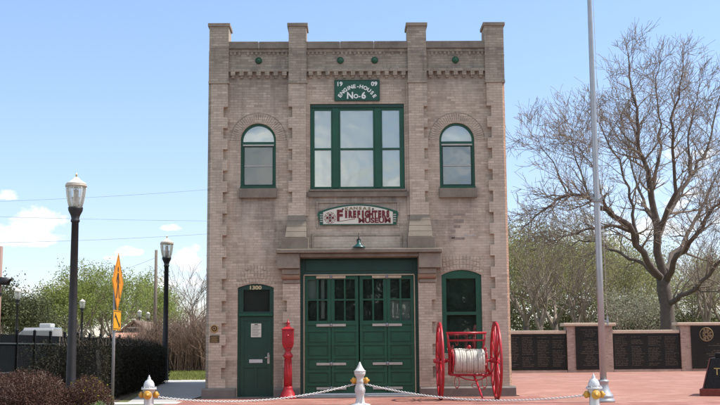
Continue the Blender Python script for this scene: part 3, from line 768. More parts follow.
m = MB(); m.box(ax-.155, ax+.155, ay-.135, ay+.135, 1.62, 1.645); m.hexa([(ax-.14, ay-.12, 1.646), (ax+.14, ay-.12, 1.646), (ax+.14, ay+.12, 1.646), (ax-.14, ay+.12, 1.646)], [(ax-.05, ay-.05, 1.70), (ax+.05, ay-.05, 1.70), (ax+.05, ay+.05, 1.70), (ax-.05, ay+.05, 1.70)])
m.build('box_roof', 'red_dull', S, .004)
MB().lathe([(.05, 1.70), (.055, 1.72), (.03, 1.74), (.045, 1.765), (.05, 1.79), (.03, 1.815), (.015, 1.83), (.012, 1.87), (0, 1.88)], (ax, ay, 0), 12).build('finial', 'red_dull', S)

# hose cart
CY, CZ, WR = -1.62, .875, .875
S = thing('hose_cart', 'antique red two-wheeled hose cart carrying a reel of white hose', 'hose cart', (2.83, CY, 0))
def wheel(cx):
    root = MB(); root.ring((cx, CY, CZ), WR-.03, .028, 'X', 56, 8).build
    w = MB(); w.ring((cx, CY, CZ), WR-.045, .032, 'X', 60, 8)
    wo = w.build('wheel', 'red', S)
    t = MB(); n = 60; vs = []; 
    for i in range(n):
        a = 2*PI*i/n
        for dx, r in ((-.028, WR), (.028, WR), (.028, WR-.016), (-.028, WR-.016)): vs.append((cx+dx, CY+r*math.cos(a), CZ+r*math.sin(a)))
    fs = []
    for i in range(n):
        j = (i+1) % n
        for k in range(4): fs.append((i*4+k, i*4+(k+1) % 4, j*4+(k+1) % 4, j*4+k))
    t.add(vs, fs, True); t.build('tyre', 'red_dull', wo)
    for k in range(14):
        a = 2*PI*k/14+.1
        MB().tube([(cx, CY+.07*math.cos(a), CZ+.07*math.sin(a)), (cx, CY+.3*math.cos(a), CZ+.3*math.sin(a)), (cx, CY+(WR-.06)*math.cos(a), CZ+(WR-.06)*math.sin(a))], [.026, .023, .017], 8).build('spoke', 'red', wo)
    MB().lathe([(.0, -.15), (.035, -.15), (.05, -.12), (.055, -.06), (.09, -.045), (.09, .045), (.055, .06), (.05, .12), (.035, .15), (0, .15)], (cx, CY, CZ), 18, 'X').build('hub', 'red', wo)
XL, XR = 2.11, 3.39
wheel(XL); wheel(XR)
MB().tube([(XL-.14, CY, CZ), (XR+.14, CY, CZ)], .028, 10).build('axle', 'red', S)
hx0, hx1 = 2.41, 3.13
m = MB(); m.lathe([(.09, hx0), (.09, hx1)], (0, CY, CZ), 20, 'X')
drum = m.build('reel', 'red', S)
for x in (hx0-.02, hx1+.02):
    m = MB(); m.ring((x, CY, CZ), .29, .014, 'X', 36, 6)
    for k in range(6):
        a = k*PI/3+.2; m.tube([(x, CY, CZ), (x, CY+.29*math.cos(a), CZ+.29*math.sin(a))], .013, 6)
    m.build('reel_flange', 'red', drum)
m = MB(); rr = random.Random(8); pts = []; turns = 13
for lay, r_ in ((0, .15), (1, .20), (2, .245)):
    for i in range(turns*18):
        a = 2*PI*i/18; f = i/(turns*18)
        if lay % 2: f = 1-f
        pts.append((hx0+.03+(hx1-hx0-.06)*f+.008*math.sin(i*.21)+rr.uniform(-.003, .003), CY+(r_+.006*math.sin(i*.37)+rr.uniform(-.005, .008))*math.cos(a), CZ+(r_+.008*math.sin(i*.37)+rr.uniform(-.005, .008))*math.sin(a)))
m.tube(pts, .031, 7)
m.build('hose', 'hose', drum)
MB().lathe([(.012, 1.14), (.045, 1.16), (.05, 1.19), (.035, 1.22), (0, 1.235)], (2.77, CY-.10, 0), 14).build('nozzle_cap', 'red', S)
# frame
fx0, fx1 = 2.28, 3.26
for x, xb in ((fx0, 2.33), (fx1-.12, 3.27)):
    m = MB()
    s_ = 1 if x == fx0 else -1
    m.tube([(x-.0*s_, CY-.10, 1.50), (x+.02*s_, CY-.09, 1.34), (x+.06*s_, CY-.06, 1.12), (x+.08*s_, CY-.02, CZ), (xb+.0*s_, CY-.10, .56)], .022, 8)
    m.tube([(x+.01*s_, CY-.06, 1.36), (x+.06*s_, CY+.22, CZ+.1), (xb, CY+.28, .56)], .018, 8)
    m.build('side_frame', 'red', S)
m = MB(); m.tube([(fx0-.03, CY-.10, 1.50), (fx1-.09, CY-.10, 1.50)], .026, 8); m.tube([(fx0+.01, CY-.09, 1.335), (fx1-.13, CY-.09, 1.335)], .020, 8)
m.build('handle_bar', 'red', S)
m = MB(); m.tube([(2.33, CY-.10, .565), (3.29, CY-.10, .545)], .026, 8); m.tube([(2.33, CY+.28, .56), (3.27, CY+.28, .56)], .02, 8)
m.tube([(2.48, CY-.10, .55), (2.66, CY-.16, .47), (2.86, CY-.24, .44)], .015, 7); m.tube([(3.17, CY-.10, .54), (3.04, CY-.16, .47), (2.90, CY-.24, .44)], .015, 7)
m.build('lower_frame', 'red', S)
m = MB(); m.tube([(2.86, CY-.08, .56), (2.895, CY-.3, .42), (2.95, CY-.75, .12), (2.965, CY-.9, .045)], [.026, .026, .022, .02], 8); m.tube([(2.80, CY-.92, .04), (3.12, CY-.90, .04)], .016, 8)
m.build('drawbar', 'red', S)
m = MB()
for x in (2.475, 3.10):
    m.ring((x, CY-.12, .40), .10, .011, 'Y', 22, 6, .55, 1.3)
    m.ring((x+.02, CY-.05, 1.36), .12, .010, 'Y', 22, 6, .28, 1.1)
m.ring((2.86, CY-.3, .33), .07, .009, 'Y', 18, 6, 1.0, .7); m.ring((3.0, CY-.4, .27), .06, .009, 'Y', 18, 6, 1.0, .7)
m.build('hose_loop', 'red', S)

# hydrants
def hydrant_dome(x, y, lab):
    S = thing('hydrant', lab, 'hydrant', (x, y, 0), 'old hydrants holding the barrier chains')
    MB().lathe([(.165, 0), (.165, .03), (.10, .035), (.095, .06), (.09, .28), (.095, .36), (.115, .40), (.115, .425), (.145, .43), (.145, .46), (.10, .465)], (x, y, 0), 24).build('barrel', 'silver', S)
    MB().lathe([(.105, .465), (.105, .50), (.095, .55), (.07, .595), (.035, .62), (.03, .64), (.028, .66), (.012, .675), (.009, .70), (0, .705)], (x, y, 0), 24).build('bonnet', 'silver', S)
    for dx, dy in ((-1, 0), (1, 0), (0, -1)):
        big_ = 1.25 if dy else 1.0
        m = MB(); pr = [(.05*big_, .07), (.05*big_, .115), (.062*big_, .12), (.066*big_, .15), (.05*big_, .17), (.02, .178), (.02, .195), (0, .196)]
        if dx: m.lathe([(r, h*dx) for r, h in pr], (x, y, .335), 16, 'X')
        else: m.lathe([(r, h*dy) for r, h in pr], (x, y, .335), 16, 'Y')
        m.build('nozzle_cap', 'orange_cap', S)
    m = MB()
    for k in range(8):
        a = k*PI/4+.2; m.lathe([(.013, .46), (.013, .482), (0, .484)], (x+.125*math.cos(a), y+.125*math.sin(a), 0), 6)
    m.build('flange_bolt', 'silver', S)
    return S
pl = at_y(149, 390, -5.6); hydrant_dome(pl.x, -5.6, 'silver hydrant with orange caps at the left end of the chain')
pr_ = at_y(594, 390, -7.0); hr = hydrant_dome(pr_.x, -7.0, 'silver domed hydrant with orange caps beside the flagpole base')
hcx, hcy = .262, -4.1
S = thing('hydrant', 'slender white hydrant with a pointed cone top before the big doors', 'hydrant', (hcx, hcy, 0), 'old hydrants holding the barrier chains')
u = 1/405.0
prof = [(.215, 0), (.215, .035), (.205, .05), (.10, .075), (.093, .10), (.085, .17), (.083, .23), (.095, .27), (.107, .32), (.107, .35), (.094, .41), (.085, .445), (.078, .47), (.088, .49), (.088, .52), (.078, .545), (.08, .60), (.10, .625), (.112, .665), (.115, .70)]
MB().lathe(prof, (hcx, hcy, 0), 24).build('barrel', 'white_paint', S)
MB().lathe([(.118, .70), (.118, .725), (.095, .735), (.06, .79), (.03, .85), (.012, .895), (0, .905)], (hcx, hcy, 0), 24).build('bonnet', 'white_paint', S)
for d in (-1, 1):
    MB().lathe([(.055, .05*d), (.055, .11*d), (.066, .115*d), (.066, .145*d), (.045, .165*d), (.02, .172*d), (.02, .195*d), (0, .196*d)], (hcx, hcy, .525), 16, 'X').build('nozzle_cap', 'orange_cap', S)

# barrier chains: linked rings along a catenary
def chain(p, q, sag, label):
    p, q = Vector(p), Vector(q); L = (q-p).length; n = int(L/.038); m = MB()
    for i in range(n):
        t = (i+.5)/n; c = p.lerp(q, t); c.z -= sag*4*t*(1-t); d = (q-p).normalized(); d.z -= sag*4*(1-2*t)/L; d.normalize()
        s_ = d.cross(Vector((0, 0, 1))).normalized(); u_ = s_.cross(d)
        if i % 2: s_, u_ = u_, -s_
        vs = []; fs = []; N, K = 10, 5
        for a in range(N):
            A = 2*PI*a/N; cc = c + d*(.027*math.cos(A)) + s_*(.0155*math.sin(A)); rad = (d*(math.cos(A)*1.0) + s_*math.sin(A)).normalized()
            for b in range(K):
                B = 2*PI*b/K; vs.append(cc + rad*(.007*math.cos(B)) + u_*(.007*math.sin(B)))
        for a in range(N):
            for b in range(K): fs.append((a*K+b, a*K+(b+1) % K, ((a+1) % N)*K+(b+1) % K, ((a+1) % N)*K+b))
        m.add(vs, fs, True)
    return tag(m.build('barrier_chain', 'chain', recalc=False), label, 'chain', 'chains strung between the hydrants')
chain((hcx-.10, hcy, .455), (pl.x+.10, -5.6, .30), .20, 'pale chain hanging from the white hydrant across to the left silver hydrant')
chain((hcx+.10, hcy, .455), (pr_.x-.10, -7.0, .33), .20, 'pale chain hanging between the white hydrant and the hydrant by the flagpole')

# flagpole
fx, fy = 5.47, -3.1
S = thing('flagpole', 'tall silver flagpole with flared base in front of the memorial walls', 'flagpole', (fx, fy, 0))
lean = .0
MB().lathe([(.072, .30), (.069, 3.0), (.060, 6.5), (.047, 9.5), (.034, 12.5), (0, 12.52)], (fx, fy, 0), 20).build('pole', 'alu', S)
MB().lathe([(.23, 0), (.23, .045), (.20, .07), (.195, .10), (.205, .12), (.19, .15), (.13, .24), (.105, .33), (.10, .40), (.112, .42), (.115, .45), (.10, .47), (.074, .475)], (fx, fy, 0), 28).build('base_collar', 'alu', S)
m = MB(); m.box(fx+.06, fx+.16, fy-.03, fy+.03, 1.70, 1.74).box(fx+.12, fx+.155, fy-.02, fy+.02, 1.62, 1.83); m.build('cleat', 'alu', S)
m = MB(); m.box(fx-.14, fx-.05, fy-.04, fy+.04, 4.36, 4.40).lathe([(.0, 4.40), (.04, 4.40), (.045, 4.47), (.02, 4.5), (0, 4.5)], (fx-.11, fy, 0), 10); m.box(fx-.10, fx+.10, fy-.10, fy+.1, 4.30, 4.35); m.build('spotlight', 'galv', S)
m = MB(); m.tube([(fx+.13, fy-.02, 1.8), (fx+.10, fy-.05, 5), (fx+.07, fy-.05, 9), (fx+.05, fy-.03, 12.4)], .006, 5); m.build('halyard', 'white_paint', S)

# memorial walls (a slightly turned row)
def mem_pt(x): return 22.6+(x-7.3)*.11
def granite_panel(parent, x0, x1, z0, z1, y0, cols, centred=False, zt=None, seed=1):
    MB().hexa([(x0, y0+(x0-x0)*.11, z0), (x1, y0+(x1-x0)*.11, z0), (x1, y0+(x1-x0)*.11+.05, z0), (x0, y0+.05, z0)],
              [(x0, y0, z1), (x1, y0+(x1-x0)*.11, z1), (x1, y0+(x1-x0)*.11+.05, z1), (x0, y0+.05, z1)]).build('granite_panel', 'granite', parent)
    g = MB(); rr = random.Random(seed); z = (zt or z1)-.16
    while z > z0+.15:
        for c in range(cols):
            ca = x0+(x1-x0)*(c+.10)/cols; cb = x0+(x1-x0)*(c+.90)/cols
            if rr.random() < .04: continue
            if centred:
                w = (cb-ca)*rr.uniform(.25, .8); xa = (ca+cb)/2-w/2; xb = xa+w
            else: xa = ca; xb = ca+(cb-ca)*rr.uniform(.6, 1.0)
            x = xa
            while x < xb:
                w = rr.uniform(.02, .045)
                yy = y0+(x-x0)*.11-.003
                g.add([(x, yy, z), (x+w, yy+w*.11, z), (x+w, yy+w*.11, z+.03), (x, yy, z+.03)], [(0, 1, 2, 3)])
                x += w+(.012 if rr.random() < .8 else .05)
        z -= .075
    tag(g.build('engraved_names', 'gilt', parent, recalc=False), kind='stuff')
def skew(m, x0, x1, y0, y1, z0, z1):
    k = lambda x: (x-x0)*.11
    m.hexa([(x0, y0, z0), (x1, y0+k(x1), z0), (x1, y1+k(x1), z0), (x0, y1, z0)], [(x0, y0, z1), (x1, y0+k(x1), z1), (x1, y1+k(x1), z1), (x0, y1, z1)])
    return m
def low_wall(x0, x1, lab, seed):
    y = mem_pt(x0); S = thing('memorial_wall', lab, 'wall', ((x0+x1)/2, y, 0), 'memorial walls beside the fire station')
    skew(MB(), x0, x1, y, y+.4, 0, 1.72).build('brick_body', 'memorial_brick', S)
    skew(MB(), x0-.0, x1+.0, y-.08, y+.46, 1.73, 1.88).build('coping', 'cap_stone', S, .02)
    skew(MB(), x0, x1, y-.14, y-.002, 0, .10).build('plinth', 'memorial_brick', S)
    granite_panel(S, x0+.01, x1-.01, .13, 1.715, y-.06, 4, seed=seed)
def tall_wall(x0, x1, lab, seed, px0, px1, emblem=False):
    y = mem_pt(x0)-.15; S = thing('memorial_pier', lab, 'memorial', ((x0+x1)/2, y, 0), 'tall memorial piers')
    skew(MB(), x0, x1, y, y+.7, 0, 2.06).build('brick_body', 'memorial_brick', S)
    skew(MB(), x0-.16, x1+.16, y-.12, y+.82, 2.07, 2.21).build('coping', 'cap_stone', S, .03)
    yy = y+(px0-x0)*.11-.06
    granite_panel(S, px0, px1, .12, 2.04, yy, 1, True, 1.45 if emblem else None, seed)
    if emblem:
        ex, ez = px0+.72, 1.66; e = MB(); ye = yy+(ex-px0)*.11-.012
        e.ring((ex, ye, ez), .30, .03, 'Y', 36, 6)
        for k in range(8):
            a = k*PI/4+PI/8; pts = [(.05, -.02), (.26, -.085 if k % 2 else -.05), (.26, .085 if k % 2 else .05), (.05, .02)]
            e.add([(ex+p[0]*math.cos(a)-p[1]*math.sin(a), ye-.004, ez+p[0]*math.sin(a)+p[1]*math.cos(a)) for p in pts], [(0, 1, 2, 3)])
        e.ring((ex, ye, ez), .09, .02, 'Y', 20, 6)
        e.build('emblem', 'emblem_gilt', S)
        MB().ring((ex, ye-.002, ez), .18, .012, 'Y', 30, 5).build('emblem_band', 'emblem_gilt', S)
def Xat(px, Y): return at_y(px, 350, Y).x
a0, a1 = Xat(505, 22.6), Xat(566.8, 22.8)
b0, b1 = Xat(567.2, 22.8), Xat(612.4, 23.1)
c0, c1 = Xat(612.8, 23.1), Xat(679.0, 23.6)
d0 = Xat(679.5, 23.6)
low_wall(a0, a1, 'low black granite memorial wall next to the fire station corner', 1)
tall_wall(b0, b1, 'taller brick memorial pier with narrow granite tablet behind the flagpole', 2, Xat(575.5, 22.85), Xat(603, 23.0))
low_wall(c0, c1, 'low black granite memorial wall of four name columns right of the flagpole', 5)
tall_wall(d0, d0+4.6, 'tall memorial pier bearing a round gilded emblem at the right edge', 4, Xat(690.5, 23.5), d0+4.1, True)

# black monument pedestal cut by the frame
S = thing('monument', 'black granite monument with sloping sides on a dark red base', 'monument', (8.27, -.75, 0))
mx0, mx1 = 8.27, 10.5
MB().box(mx0, mx1, -.75, 1.0, 0, .17).build('base', 'mon_red', S, .01)
MB().hexa([(mx0+.09, -.66, .17), (mx1-.09, -.66, .17), (mx1-.09, .9, .17), (mx0+.09, .9, .17)], [(mx0+.27, -.50, .88), (mx1-.27, -.50, .88), (mx1-.27, .75, .88), (mx0+.27, .75, .88)]).build('body', 'granite', S, .006)
MB().hexa([(mx0+.06, -.69, .171), (mx0+.088, -.69, .171), (mx0+.088, .9, .171), (mx0+.06, .9, .171)], [(mx0+.238, -.52, .88), (mx0+.262, -.52, .88), (mx0+.262, .75, .88), (mx0+.238, .75, .88)]).build('red_edge', 'mon_red', S)
MB().box(mx0+.36, mx1-.36, -.42, .66, .882, 1.0).build('top_step', 'granite', S, .01)
th = math.atan2(.16, .71)
MB().text('THE', .24, 0, 0, 0, .003, align='LEFT', plane=lambda a, b, c: (mx0+.33+a, -.583+b*math.sin(th)-c*math.cos(th)-.008, .56+b*math.cos(th))).build('gilt_letters', 'brass', S)

bpy.data.objects['monument'].rotation_euler = (0, 0, R(-23))
# street lamps
def lamp(x, y, H, lab, z0=0, detail=True):
    S = thing('street_lamp', lab, 'street lamp', (x, y, z0), 'lantern street lamps'); c = (x, y, z0)
    h = H-.98
    MB().lathe([(.15, 0), (.15, .04), (.125, .07), (.112, .3), (.105, .8), (.092, h*.5), (.078, h), (.08, h+.001)], c, 14).build('post', 'iron', S)
    MB().lathe([(.078, h-.14), (.10, h-.12), (.10, h-.08), (.085, h-.06), (.105, h+.02), (.155, h+.12), (.165, h+.17), (.165, h+.20), (.14, h+.205)], c, 16).build('capital', 'iron', S)
    MB().lathe([(.135, h+.20), (.17, h+.30), (.20, h+.45), (.218, h+.60), (.218, h+.66)], c, 16, caps=False).build('globe', 'globe', S)
    MB().lathe([(0, h+.205), (.06, h+.205), (.075, h+.25), (.08, h+.38), (.095, h+.42), (.06, h+.45), (.05, h+.60), (.0, h+.62)], c, 12).build('lamp_core', 'lamp_core', S)
    m = MB()
    for k in range(8):
        a = k*PI/4
        m.tube([(x+r*math.cos(a), y+r*math.sin(a), z0+h+q) for r, q in ((.14, .2), (.175, .30), (.205, .45), (.223, .60), (.223, .66))], .008, 5)
    m.build('cage_rib', 'lamp_cap', S)
    MB().lathe([(.20, h+.655), (.238, h+.66), (.24, h+.70), (.23, h+.71)], c, 18).build('rim', 'lamp_core', S)
    MB().lathe([(.235, h+.71), (.21, h+.755), (.13, h+.80), (.085, h+.83), (.06, h+.87), (.03, h+.885)], c, 18).build('cap', 'lamp_cap', S)
    MB().lathe([(.03, h+.885), (.012, h+.90), (.028, h+.93), (.012, h+.955), (.0, h+.99)], c, 8).build('finial', 'brass', S)
def lamp_at(px, ptop, Y, lab, H=5.1):
    p = at_y(px, ptop, Y); lamp(p.x, Y, H, lab, p.z-H)
lamp_at(76.5, 173, -2.35, 'nearest and tallest black lantern street lamp, rising from the reddish bush')
lamp_at(167, 235.5, 12.2, 'black lantern street lamp standing at the shaded path near the building')
lamp_at(18, 287, 43, 'distant lantern lamp at the far left next to the traffic signal')
lamp_at(82.5, 298, 59, 'small distant lantern lamp just right of the nearest lamp post')
lamp_at(139.5, 309, 83, 'far lantern lamp left of its pair beside the brown house roof')
lamp_at(148, 311, 90, 'far lantern lamp right of its pair beside the brown house roof')
lamp_at(174.5, 320, 128, 'tiniest far lantern lamp amid the bare brown brush')

# pedestrian crossing sign, nearly edge-on
p = at_y(112.6, 390, -3.5); sx_, sy_ = p.x, -3.5
S = thing('crossing_sign', 'orange diamond pedestrian sign with arrow plate seen nearly edge-on on grey post', 'road sign', (sx_, sy_, 0))
MB().tube([(sx_, sy_, 0), (sx_+.0, sy_, 2.95)], .032, 10).build('post', 'galv', S)
ang = R(91); ca, sa = math.cos(ang), math.sin(ang)   # plate direction: mostly along Y, face turned to +X
def plate_pt(a, b, c, zc, dx=.06, dy=0):      # a along plate, b up, c out of the face
    nx, ny = sa, -ca
    return (sx_+dx+a*ca+(c)*nx, sy_+dy+a*sa+(c)*ny, zc+b)
def diamond(m, r, zc, c0, c1, rd=.0):
    pts = [(0, -r), (r, 0), (0, r), (-r, 0)]
    m.add([plate_pt(a, b, c0, zc) for a, b in pts]+[plate_pt(a, b, c1, zc) for a, b in pts], [(3, 2, 1, 0), (4, 5, 6, 7)]+[(i, (i+1) % 4, (i+1) % 4+4, i+4) for i in range(4)])
zc = 2.60
m = MB(); diamond(m, .62, zc, 0, .006); m.build('diamond_plate', 'sign_yellow', S)
m = MB()
def band(m, r0, r1, zc, c):
    po = [(0, -r0), (r0, 0), (0, r0), (-r0, 0)]; pi_ = [(0, -r1), (r1, 0), (0, r1), (-r1, 0)]
    m.add([plate_pt(a, b, c, zc) for a, b in po]+[plate_pt(a, b, c, zc) for a, b in pi_], [(i, (i+1) % 4, (i+1) % 4+4, i+4) for i in range(4)])
band(m, .575, .555, zc, .0085)
# walking figure
def poly(m, pts, zc, c): m.add([plate_pt(a, b, c, zc) for a, b in pts], [tuple(range(len(pts)))])
poly(m, [(.06*math.cos(2*PI*i/12)-.02, .27+.06*math.sin(2*PI*i/12)) for i in range(12)], zc, .0085)
poly(m, [(-.09, .19), (.06, .19), (.07, -.04), (-.07, -.06)], zc, .0085)
poly(m, [(-.07, -.05), (.02, -.05), (-.10, -.34), (-.20, -.34)], zc, .0085)
poly(m, [(0, -.05), (.075, -.05), (.20, -.34), (.11, -.34)], zc, .0088)
poly(m, [(.05, .17), (.08, .12), (.22, .0), (.19, -.04)], zc, .0088)
poly(m, [(-.08, .17), (-.09, .08), (-.2, -.04), (-.22, .01)], zc, .0088)
m.build('walking_figure', 'black', S, recalc=False)
m = MB(); zc2 = 1.80
def rectplate(m, w, h, zc, c0, c1):
    pts = [(-w, -h), (w, -h), (w, h), (-w, h)]
    m.add([plate_pt(a, b, c0, zc) for a, b in pts]+[plate_pt(a, b, c1, zc) for a, b in pts], [(3, 2, 1, 0), (4, 5, 6, 7)]+[(i, (i+1) % 4, (i+1) % 4+4, i+4) for i in range(4)])
rectplate(m, .42, .205, zc2, 0, .006); m.build('arrow_plate', 'sign_yellow2', S)
m = MB()
poly(m, [(-.32, .03), (-.2, .155), (-.13, .09), (.24, -.10), (.30, -.02), (.30, -.02), (-.07, .155)][0:2]+[(-.16, .11), (.22, -.08), (.25, -.02), (.29, -.14), (.14, -.15), (.17, -.12), (-.2, .06)], zc2, .0085)
for w, h in ((.40, .188),):
    t = .012
    poly(m, [(-w, -h), (w, -h), (w, -h+t), (-w, -h+t)], zc2, .0085); poly(m, [(-w, h-t), (w, h-t), (w, h), (-w, h)], zc2, .0085)
    poly(m, [(-w, -h+t), (-w+t, -h+t), (-w+t, h-t), (-w, h-t)], zc2, .0085); poly(m, [(w-t, -h+t), (w, -h+t), (w, h-t), (w-t, h-t)], zc2, .0085)
m.build('arrow_mark', 'black', S, recalc=False)

# traffic signal cut by the left edge
p = at_y(-3, 281, -2.0); tx, ty, tz = p.x, -2.0, p.z
S = thing('traffic_signal', 'black traffic signal with hooded lenses on a reddish post at the left edge', 'traffic signal', (tx, ty, 0))
q = at_y(-.6, 250, -2.0)
MB().tube([(q.x, ty+.1, 0), (q.x, ty+.1, at_y(0, 246, ty).z)], .045, 10).build('post', 'pink_pole', S)
m = MB(); m.box(tx-.3, tx+.02, ty-.16, ty+.16, tz-.17, tz+.17); m.build('housing', 'black', S, .02)
for k in range(1):
    zz = tz-.02-.27*k; m = MB(); n = 14; vs = []; fs = []
    for i in range(n+1):
        a = -PI*.15+PI*1.3*i/n
        for r in (.115, .107): 
            for ex in (0, .34-.02*abs(i-n/2)): vs.append((tx+.02+ex, ty+r*math.cos(a), zz+r*math.sin(a)+(0 if ex == 0 else -.03)))
    for i in range(n):
        b = i*4; c = b+4
        fs += [(b, b+1, c+1, c), (b+2, c+2, c+3, b+3), (b+1, b+3, c+3, c+1), (b, c, c+2, b+2)]
    m.add(vs, fs, True); v = m.build('visor', 'black', S)
    MB().lathe([(.0, .05), (.06, .045), (.10, .02), (.10, 0)], (tx+.021, ty, zz), 16, 'X').build('lens', 'dark_glass', v)
m = MB().box(tx-.02, q.x+.05, ty+.05, ty+.14, tz-.32, tz-.26); m.build('bracket', 'black', S)

# ================================================================== LEFT: fence, hedge, shrubs
S = thing('fence', 'long black metal fence with slats receding behind the bushes', 'fence', (-12.8, 8, 0))
m = MB(); n = 0
y = 4.0
while y < 66:
    m = MB(); m.box(-12.80, -12.70, y-.05, y+.05, 0, 1.93); m.lathe([(.07, 1.93), (.07, 1.96), (.03, 2.0), (0, 2.01)], (-12.75, y, 0), 8); y += 2.4
    m.build('post', 'fence_post', S)
m = MB(); y = 4.0
while y < 66:
    m.box(-12.80, -12.785, y, y+.115, .06, 1.78); y += .13
m.build('slat_panel', 'fence_slat', S)
m = MB()
for z in (.35, 1.44): m.box(-12.78, -12.745, 4, 66, z-.022, z+.022)
m.build('rail', plain('grey_fence_rail', (.05, .06, .065), .6, .1), S)

# leaf-cloud helper
def leaf(mb, p, s, rr, flat=0.0):
    n = Vector((rr.gauss(0, 1), rr.gauss(0, 1), rr.gauss(0, 1)+flat))
    if n.length < .01: n = Vector((0, 0, 1))
    n.normalize(); t = n.orthogonal().normalized(); t.rotate(Matrix.Rotation(rr.uniform(0, 6.28), 3, n)); b = n.cross(t)
    l, w = s*rr.uniform(.7, 1.3), s*rr.uniform(.35, .6)
    mb.add([p-t*l*.5, p+b*w*.5, p+t*l*.5, p-b*w*.5], [(0, 1, 2, 3)])

def shrub(name, lab, cat, cx, cy, rx, ry, h, mat, nl, ls, seed, stems=40, group=None, core=True, spiky=0.0, extra=None):
    rr = random.Random(seed); S = thing(name, lab, cat, (cx, cy, 0), group)
    m = MB(); tw = MB()
    for i in range(stems):
        a = rr.uniform(0, 2*PI); e = rr.uniform(.25, 1.0); r = math.cos(e*PI/2*.9)*1.0
        tip = Vector((cx+rx*r*math.cos(a), cy+ry*r*math.sin(a), h*math.sin(e*PI/2)*rr.uniform(.75, .98+spiky)))
        base = Vector((cx+rx*.25*math.cos(a), cy+ry*.25*math.sin(a), 0)); mid = base.lerp(tip, .5)+Vector((rr.uniform(-.05, .05), rr.uniform(-.05, .05), .08))
        tw.tube([base, mid, tip], [.012, .008, .003], 4)
    for i in range(nl):
        a = rr.uniform(0, 2*PI); u_ = rr.random(); ph = math.asin(u_)
        rad = (rr.random()**.35)*(1+.16*mnoise.noise(Vector((math.cos(a)*2.2, math.sin(a)*2.2, u_*2.5+seed))))+rr.gauss(0, .03+spiky*.05)
        p = Vector((cx+rx*rad*math.cos(ph)*math.cos(a), cy+ry*rad*math.cos(ph)*math.sin(a), max(.02, h*rad*math.sin(ph))))
        leaf(m, p, ls, rr)
    tw.build('stems', 'twig', S); m.build('foliage', mat, S, recalc=False)
    if extra:
        m = MB()
        for i in range(extra[1]):
            a = rr.uniform(0, 2*PI); u_ = rr.random()**.7; ph = math.asin(u_); rad = rr.uniform(.85, 1.06)
            leaf(m, Vector((cx+rx*rad*math.cos(ph)*math.cos(a), cy+ry*rad*math.cos(ph)*math.sin(a), h*rad*math.sin(ph))), extra[2], rr)
        m.build('new_leaves', extra[0], S, recalc=False)
    return S
p1 = at_y(30, 390, -4.6); shrub('barberry_bush', 'wide rounded reddish brown bush at the lower left corner', 'bush', p1.x, -4.6, .98, .8, .80, 'barberry', 30000, .036, 3, 60)
p2 = at_y(88, 395, -4.4); shrub('yellow_bush', 'smaller brown bush flecked with yellow leaves beside the sign post', 'bush', p2.x, -4.4, .52, .5, .66, 'barberry', 14000, .032, 7, 30, extra=('yellow_leaf', 110, .05))
p3 = at_y(99, 404, -4.9); shrub('ground_plant', 'small bright green plant at the foot of the yellow bush', 'plant', p3.x, -4.9, .2, .2, .19, 'bright_leaf', 350, .045, 11, 12)
p4 = at_y(-22, 390, -3.4); shrub('barberry_bush', 'reddish brown bush cut by the left frame edge behind the wide one', 'bush', p4.x, -3.4, .9, .8, .85, 'barberry', 14000, .04, 5, 40)

# dark hedge beside the path
def hedge():
    rr = random.Random(21); S = thing('hedge', 'long dark clipped hedge along the shaded path', 'hedge', (-6.6, 6, 0))
    m = MB(); c = MB(); st = MB()
    for i in range(60000):
        t = rr.random(); y = -.9+14.0*t; xc = -6.28-.82*t
        h = 1.36+.16*mnoise.noise(Vector((y*.9, 0, 3)))+.10*mnoise.noise(Vector((y*3, 0, 1)))
        hw = .62
        f = rr.random()
        if f < .25: u_ = rr.uniform(-1, 1); p = (xc+u_*hw, y, h-.16*u_*u_+rr.gauss(0, .05))
        elif f < .8: p = (xc+hw+rr.gauss(0, .05)+.12*mnoise.noise(Vector((y*2, t*9, 5))), y, rr.uniform(.03, h-.1))
        elif f < .9: p = (xc-hw+rr.gauss(0, .05), y, rr.uniform(.03, h))
        else: p = (xc+rr.uniform(-hw, hw), -.9+rr.gauss(0, .06), rr.uniform(.03, h))
        q = Vector(p); nv = mnoise.noise_vector(q*2.6)*.10+mnoise.noise_vector(q*7)*.04; q += nv; q.z = max(q.z, .02)
        leaf(m, q, .045, rr)
    for i in range(420):
        y = -.9+14.0*rr.random(); t = (y+.9)/14; b = Vector((-6.28-.82*t+rr.uniform(-.6, .6), y, 1.28)); tp = b+Vector((rr.gauss(0, .07), rr.gauss(0, .07), rr.uniform(.06, .28)))
        st.tube([b, tp], [.006, .003], 3, caps=False)
        for k in range(5): leaf(m, b.lerp(tp, rr.uniform(.4, 1))+Vector((rr.gauss(0, .02), rr.gauss(0, .02), 0)), .04, rr)
    tag(st.build('sprigs', 'twig', S, recalc=False), kind='stuff')
    c.hexa([(-6.80, -.8, .05), (-5.75, -.8, .05), (-6.55, 13, .05), (-7.6, 13, .05)], [(-6.7, -.7, 1.18), (-5.9, -.7, 1.18), (-6.7, 12.9, 1.18), (-7.5, 12.9, 1.18)])  # solid core, coloured near black for the shade deep in the hedge
    c.build('shade_core', plain('hedge_shade_core', (.018, .018, .014), .95, 0, .5, 20, .6), S); m.build('foliage', 'leaf_hedge', S, recalc=False)
hedge()
# loose dark shrubs filling the ground between hedge and fence
for i, (px, Y, rx, h, lab) in enumerate(((62, 9.5, 1.3, 1.05, 'dark evergreen shrub behind the near lamp post'),
                                         (34, 7.0, 1.3, .6, 'low dark evergreen shrub in front of the slatted fence, behind the wide reddish bush'))):
    q = at_y(px, 370, Y); shrub('evergreen_shrub', lab, 'shrub', q.x, Y, rx, 1.3, h, 'leaf_hedge', 9000, .085, 30+i, 30, 'dark shrubs before the fence')

